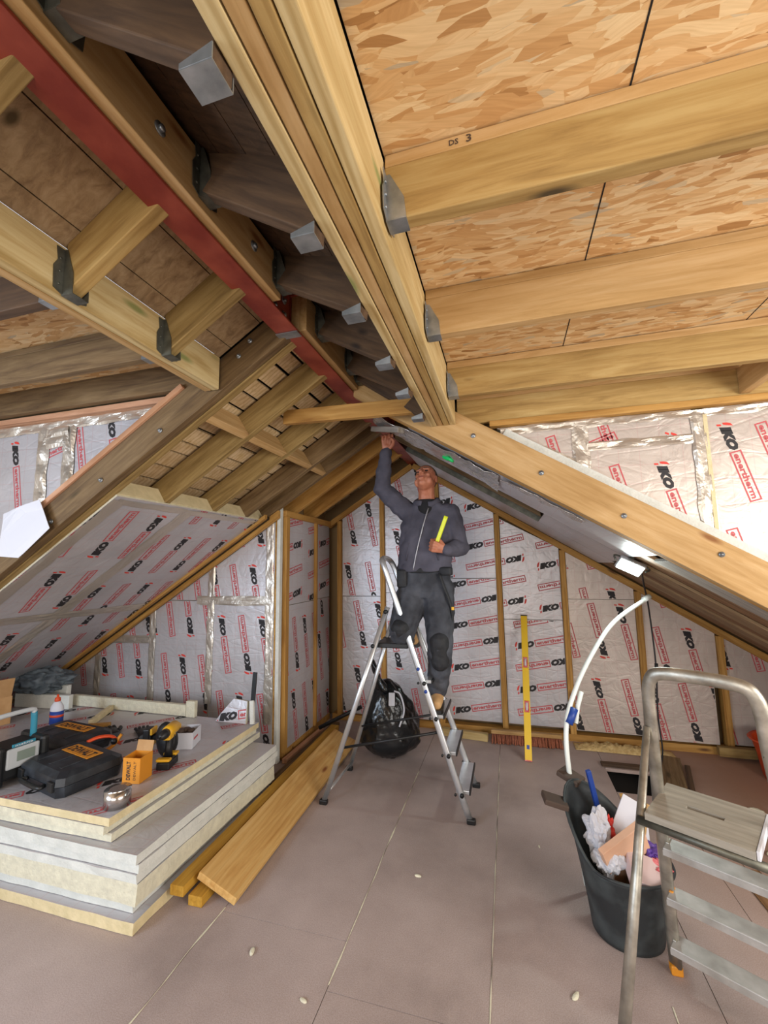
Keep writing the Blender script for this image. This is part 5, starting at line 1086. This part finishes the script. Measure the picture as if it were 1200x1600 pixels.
# torso and limbs of the body under the clothes
loft(bm, [((-.575, 3.11, 1.38), .12, .085), ((-.575, 3.11, 1.50), .145, .095), ((-.57, 3.11, 1.62), .135, .09), ((-.56, 3.11, 1.78), .15, .10), ((-.552, 3.11, 1.92), .155, .10), ((-.55, 3.11, 2.00), .11, .07)])
chain(bm, [SH_R, EL_R, WR_R], [.048, .036, .026]); chain(bm, [SH_L, EL_L, WR_L], [.048, .036, .026])
chain(bm, [LHIP, LKN, LAN], [.075, .050, .035]); chain(bm, [RHIP, RKN, RAN], [.075, .050, .035])
cap(bm, LAN, .035, V((-.50, 2.98, .655)), .03); cap(bm, RAN, .035, V((-.76, 3.47, 1.08)), .03)
def hand(bm, W_, dirv, palmn, side, curl, spread=.1, holdr=.0):
    """W_ wrist, dirv towards the fingers, palmn out of the palm, side=+1 thumb on the +lat side"""
    d = V(dirv).normalized(); n_ = V(palmn); n_ = (n_-d*n_.dot(d)).normalized(); lat = d.cross(n_)*side
    P = lambda a, b_, c: W_+d*a+lat*b_+n_*c
    cap(bm, P(.0, 0, 0), .024, P(.03, 0, 0), .026, (n_, .75))
    for k, (b0, b1) in enumerate(((.030, .030), (.010, .010), (-.010, -.011), (-.029, -.030))): cap(bm, P(.015, b0*.55, 0), .015, P(.080, b1, 0), .0125, (n_, .95))
    L_ = [(.040, .026, .020), (.045, .029, .022), (.041, .027, .021), (.032, .021, .018)]
    for k, b_ in enumerate((.031, .0105, -.011, -.031)):
        c = curl[k] if isinstance(curl, (list, tuple)) else curl; p = P(.084, b_, 0); ang = 0; pts = [p]; aa = spread*(1.5-k)*.5
        for j, l_ in enumerate(L_[k]):
            ang += c*(.9 if j == 0 else 1.15 if j == 1 else .8); dd = (d*math.cos(ang)+n_*math.sin(ang)+lat*math.sin(aa)*(1 if j == 0 else .5)).normalized(); p = p+dd*l_; pts.append(p)
        chain(bm, pts, [.0105, .0098, .0088, .0078])
    t0 = P(.018, .022, .006); t1 = P(.045, .044, .022); t2 = P(.070, .046+.002, .040+holdr); t3 = P(.088, .030, .046+holdr); chain(bm, [t0, t1, t2, t3], [.016, .0135, .0115, .0095])
hd = (V((-.81, 2.95, 2.56))-WR_R).normalized(); hand(bm, WR_R+hd*.012, hd, (.35, -.9, .1), 1, [.75, .85, .95, 1.0])
hdl = (V((-.475, 2.90, 1.715))-WR_L).normalized(); hand(bm, WR_L+hdl*.012, hdl, (-.25, -.55, .55) if 0 else (.1, .95, .15), -1, [1.15, 1.2, 1.25, 1.3])
body = fuse('body', bm, M['skin'], .0042, man, 2)
# face details
bm = bmesh.new(); cap(bm, H(-.017, .0955, -.0575), .0028, H(.017, .0955, -.0575), .0028); fin('mouth', bm, M['lips'], body, Matrix.Identity(4), True)
for s_ in (-1, 1):
    bm = bmesh.new(); ell(bm, H(s_*.030, .078, .010), (.0125, .007, .0055), HR, 12); fin('eye', bm, M['eye'], body, Matrix.Identity(4), True)
    bm = bmesh.new(); cap(bm, H(s_*.014, .0925, .030), .0040, H(s_*.046, .078, .032), .0030); fin('eyebrow', bm, M['hair'], body, Matrix.Identity(4), True)
# cropped hair as a thin shell over the skull
bm = bmesh.new(); q = ell(bm, (0, 0, 0), (.0800, .0995, .0885), None, 28)
bmesh.ops.bisect_plane(bm, geom=bm.verts[:]+bm.edges[:]+bm.faces[:], plane_co=(0, .042, .026), plane_no=(0, .80, -.55), clear_outer=True)
bmesh.ops.bisect_plane(bm, geom=bm.verts[:]+bm.edges[:]+bm.faces[:], plane_co=(0, 0, -.045), plane_no=(0, 0, -1), clear_outer=True)
o = fin('hair', bm, M['hair'], man, Matrix.Translation(H(0, -.012, .030)) @ HR.to_4x4(), True); sm = o.modifiers.new('t', 'SOLIDIFY'); sm.thickness = .004
# ---- hoodie
bm = bmesh.new()
loft(bm, [((-.582, 3.10, 1.545), .196, .128), ((-.582, 3.10, 1.575), .203, .134), ((-.580, 3.10, 1.60), .196, .128), ((-.575, 3.10, 1.66), .200, .134), ((-.566, 3.10, 1.76), .196, .132), ((-.556, 3.105, 1.86), .196, .128), ((-.552, 3.11, 1.94), .185, .112), ((-.550, 3.11, 2.00), .150, .092), ((-.550, 3.10, 2.045), .098, .080)])
chain(bm, [V((-.640, 3.11, 1.955)), SH_R+V((-.01, 0, -.01)), EL_R, EL_R+(WR_R-EL_R)*.5, WR_R+(EL_R-WR_R)*.05], [.088, .080, .066, .056, .046])
chain(bm, [V((-.455, 3.11, 1.945)), SH_L+V((.01, 0, -.015)), EL_L+V((.008, 0, 0)), EL_L+(WR_L-EL_L)*.5, WR_L+(EL_L-WR_L)*.05], [.088, .080, .068, .058, .046])
hoodie = fuse('hoodie', bm, M['fleece'], .0065, man, 3, .013, 8)
# collar, neck tee, zip, ribbed cuffs
bm = bmesh.new(); pts = [V((-.552+math.cos(a)*.088, 3.088+math.sin(a)*.078, 2.050+.022*math.sin(a)+.006*math.cos(3*a))) for a in [(-75+k*(330/24)-0)*PI/180 for k in range(25)]]
tube(bm, pts, [.015+.007*math.sin(PI*k/24) for k in range(25)], 10, flat=(.8, 1.4)); fin('collar', bm, M['fleece'], hoodie, Matrix.Identity(4), True)
bm = bmesh.new(); loft(bm, [((-.550, 3.060, 1.935), .028, .058), ((-.552, 3.066, 1.985), .060, .068), ((-.552, 3.072, 2.02), .070, .068), ((-.551, 3.080, 2.058), .068, .066), ((-.550, 3.080, 2.066), .064, .062)], 20); t_ = fin('tee_neckline', bm, M['tee'], man, Matrix.Identity(4), True); t_['label'] = 'black t-shirt showing at the neck'
def surf_y(x, z): # front of the hoodie
    zz = [(1.545, -.582, .196, .128), (1.60, -.580, .196, .128), (1.66, -.575, .200, .134), (1.76, -.566, .196, .132), (1.86, -.556, .196, .128), (1.94, -.552, .185, .112), (2.0, -.55, .15, .092)]
    for a, b_ in zip(zz, zz[1:]):
        if a[0] <= z <= b_[0]: t = (z-a[0])/(b_[0]-a[0]); cx, rx, ry = [a[i]+(b_[i]-a[i])*t for i in (1, 2, 3)]; return 3.102-ry*max(0, 1-abs((x-cx)/rx)**2.4)**(1/2.4)
    return 2.99
bm = bmesh.new(); zp = [(-.640+.115*(k/20)**1.1, 1.555+.44*k/20) for k in range(21)]; tube(bm, [V((x, surf_y(x, z)-.006, z)) for x, z in zp], .0045, 6); z_ = fin('zip', bm, M['zip'], hoodie, Matrix.Identity(4)); z_['label'] = 'pale zip down the front'
for sx_, s_ in ((-.665, 1), (-.49, -1)):
    bm = bmesh.new(); tube(bm, [V((sx_+s_*.0-.03*s_*t, surf_y(sx_-.03*s_*t, 1.62+.13*(1-t))-.004, 1.62+.13*(1-t))) for t in (0, .33, .66, 1)], .004, 6); fin('pocket_seam', bm, M['fleece'], hoodie, Matrix.Identity(4))
for a, b_, r_ in ((EL_R, WR_R, .036), (EL_L, WR_L, .038)):
    bm = bmesh.new(); d = (b_-a).normalized(); tube(bm, [b_-d*.055, b_-d*.03, b_-d*.002], [r_*1.12, r_*1.08, r_*.92], 16); fin('cuff', bm, M['fleece'], hoodie, Matrix.Identity(4), True)
# ---- trousers
bm = bmesh.new()
loft(bm, [((-.575, 3.10, 1.36), .165, .118), ((-.577, 3.10, 1.44), .184, .128), ((-.580, 3.10, 1.52), .182, .122), ((-.58, 3.10, 1.585), .172, .114)])
chain(bm, [LHIP+V((.0, 0, -.02)), LHIP+(LKN-LHIP)*.45, LKN, LKN+(LAN-LKN)*.5, LAN+V((0, -.0, .028)), LAN+V((0, 0, .005))], [.116, .110, .090, .080, .076, .066])
chain(bm, [RHIP+V((.0, 0, -.02)), RHIP+(RKN-RHIP)*.45, RKN, RKN+(RAN-RKN)*.5, RAN], [.118, .116, .096, .078, .070])
trs = fuse('work_trousers', bm, M['trou'], .0065, man, 3, .011, 10)
# knee pads, belt pouch, thigh pocket, yellow tab
bm = bmesh.new(); cap(bm, LKN+V((0, -.036, .045)), .070, LKN+V((0, -.026, -.09)), .064, (V((0, 1, .1)), .95)); fuse('knee_pad', bm, M['troub'], .006, trs, 3, .003, 14)
bm = bmesh.new(); cap(bm, RKN+V((0, -.030, .02)), .074, RKN+V((0, -.010, -.025)), .066); fuse('knee_pad', bm, M['troub'], .006, trs, 3, .003, 14)
bm = bmesh.new(); box(bm, (-.728, 3.005, 1.495), (.075, .055, .13), None, .014); q = fin('tool_pouch', bm, M['troub'], trs, Matrix.Identity(4), True); q['label'] = 'black holster pocket on the hip'
bm = bmesh.new(); box(bm, (-.415, 3.000, 1.545), (.095, .05, .06), Matrix.Rotation(-.35, 3, 'Z'), .012); fin('hip_flap', bm, M['troub'], trs, Matrix.Identity(4), True)
bm = bmesh.new(); tube(bm, smoothpath([(-.455, 2.985, 1.53), (-.425, 2.972, 1.44), (-.388, 2.985, 1.33), (-.378, 3.01, 1.22), (-.40, 3.0, 1.13)], 4), [.011]*17, 8, flat=(1.3, .6)); fin('pocket_edge', bm, M['troub'], trs, Matrix.Identity(4), True)
bm = bmesh.new(); box(bm, (-.372, 2.985, 1.292), (.018, .012, .022), None, .003); q = fin('yellow_tab', bm, M['yel'], trs, Matrix.Identity(4)); q['label'] = 'small yellow tab'
bm = bmesh.new(); tube(bm, [(-.578+math.cos(2*PI*k/28)*.178, 3.10+math.sin(2*PI*k/28)*.122, 1.553) for k in range(29)], .016, 8, caps=False, flat=(.4, 1.2)); fin('waistband', bm, M['troub'], trs, Matrix.Identity(4))
# ---- boots
def boot(an, toe, sole, d, name_label=None):
    r = empty('boot'); r.parent = man; r.matrix_basis = world(man).inverted(); bm = bmesh.new(); an = V(an); d = V(d).normalized(); dn = V(sole).normalized()
    chain(bm, [an-dn*.045, an+dn*.02, an+dn*.035-d*.02], [.052, .050, .044]); chain(bm, [an+dn*.045-d*.02, an+dn*.055+d*.06, an+dn*.068+d*.125], [.044, .043, .036])
    up_f = fuse('boot_upper', bm, M['boot'], .005, r, 3, .002, 20)
    lat = d.cross(dn).normalized(); bm = bmesh.new(); mw = Matrix((d, lat, -dn)).transposed().to_4x4(); mw.translation = an+dn*.104+d*.05
    outl = [(-.115, -.030), (-.10, -.040), (.02, -.042), (.08, -.048), (.12, -.035), (.13, 0), (.12, .035), (.08, .048), (.02, .042), (-.10, .040), (-.115, .030)]
    prism(bm, outl, -.012, .014, 'Z'); fin('sole', bm, M['blackp'], r, mw); bm = bmesh.new()
    for k in range(4): c = an+dn*(.0+.016*k)+d*(.040+.012*k); tube(bm, [c-lat*.025, c+d*.008, c+lat*.025], .0035, 6)
    fin('laces', bm, M['tee'], r, Matrix.Identity(4)); return r
boot((-.508, 3.085, .728), 0, (0, 0, -1), (.06, -1, 0)); boot((-.755, 3.40, 1.115), 0, (0, .95, -.15), (-.05, -.15, -1) if 0 else (0, .15, .95*-1))
# things he holds
hc = WR_L+hdl*.085
tq = V((.38, -.12, .92)).normalized(); mwt, tl_ = frame(hc-tq*.03+V((0, .022, 0)), hc+tq*.225+V((0, .022, 0)), (0, -1, 0)); bm = bmesh.new(); bmesh.ops.create_grid(bm, x_segments=12, y_segments=4, size=.5)
for v in bm.verts: v.co = V((v.co.x*tl_, v.co.y*.030, -.004*math.cos(v.co.y*PI)))
o = fin('yellow_strip', bm, M['hiyel'], None, mwt, True); sm = o.modifiers.new('t', 'SOLIDIFY'); sm.thickness = .012; tag(o, 'bright yellow blade held upright in the worker\'s lowered hand', 'blade')
# insulation strip and crumpled foil at the ridge
slab_t('foam_strip_at_ridge', (-.865, 2.80, 2.555), (-.60, 2.52, 2.435), .05, .035, 'greyboard', 'pale board end pushed up at the ridge above the raised hand', 'board')
def crump(name, pts2, off, label, mat, amp, seed):
    (x0, y0), (x1, y1) = pts2; bm = bmesh.new(); nx, ny_ = 46, 26; G = []
    for i in range(nx+1):
        row_ = []
        for j in range(ny_+1):
            x = x0+(x1-x0)*i/nx; y = y0+(y1-y0)*j/ny_; q = V((x*7, y*7, seed)); h_ = off+amp*(abs(noise.noise(q))*1.3+.6*abs(noise.noise(q*2.3)))
            row_.append(bm.verts.new(V((x, y, zR(x)))+NR*h_))
        G.append(row_)
    for i in range(nx):
        for j in range(ny_): bm.faces.new((G[i][j], G[i+1][j], G[i+1][j+1], G[i][j+1]))
    o = fin(name, bm, M[mat], smooth=None); sm = o.modifiers.new('t', 'SOLIDIFY'); sm.thickness = .0015; return tag(o, label, 'foil sheet')
crump('crumpled_foil', ((-.84, 2.50), (-.02, 2.95)), .004, 'crumpled shiny foil hanging below the right slope near the ridge', 'crumple', .026, 3)
crump('crumpled_foil', ((.0, 2.49), (.42, 2.60)), .004, 'narrow shiny foil edge running down behind the planed pine rafter', 'crumple', .018, 8)
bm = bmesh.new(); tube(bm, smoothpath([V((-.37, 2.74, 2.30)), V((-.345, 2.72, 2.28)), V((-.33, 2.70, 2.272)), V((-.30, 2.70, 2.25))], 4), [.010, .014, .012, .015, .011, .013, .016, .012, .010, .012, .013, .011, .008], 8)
tag(fin('green_light_mark', bm, M['green'], smooth=True), 'small bright green piece standing in for laser light on the crumpled foil', 'light mark')  # solid green piece put in for a glint of laser light
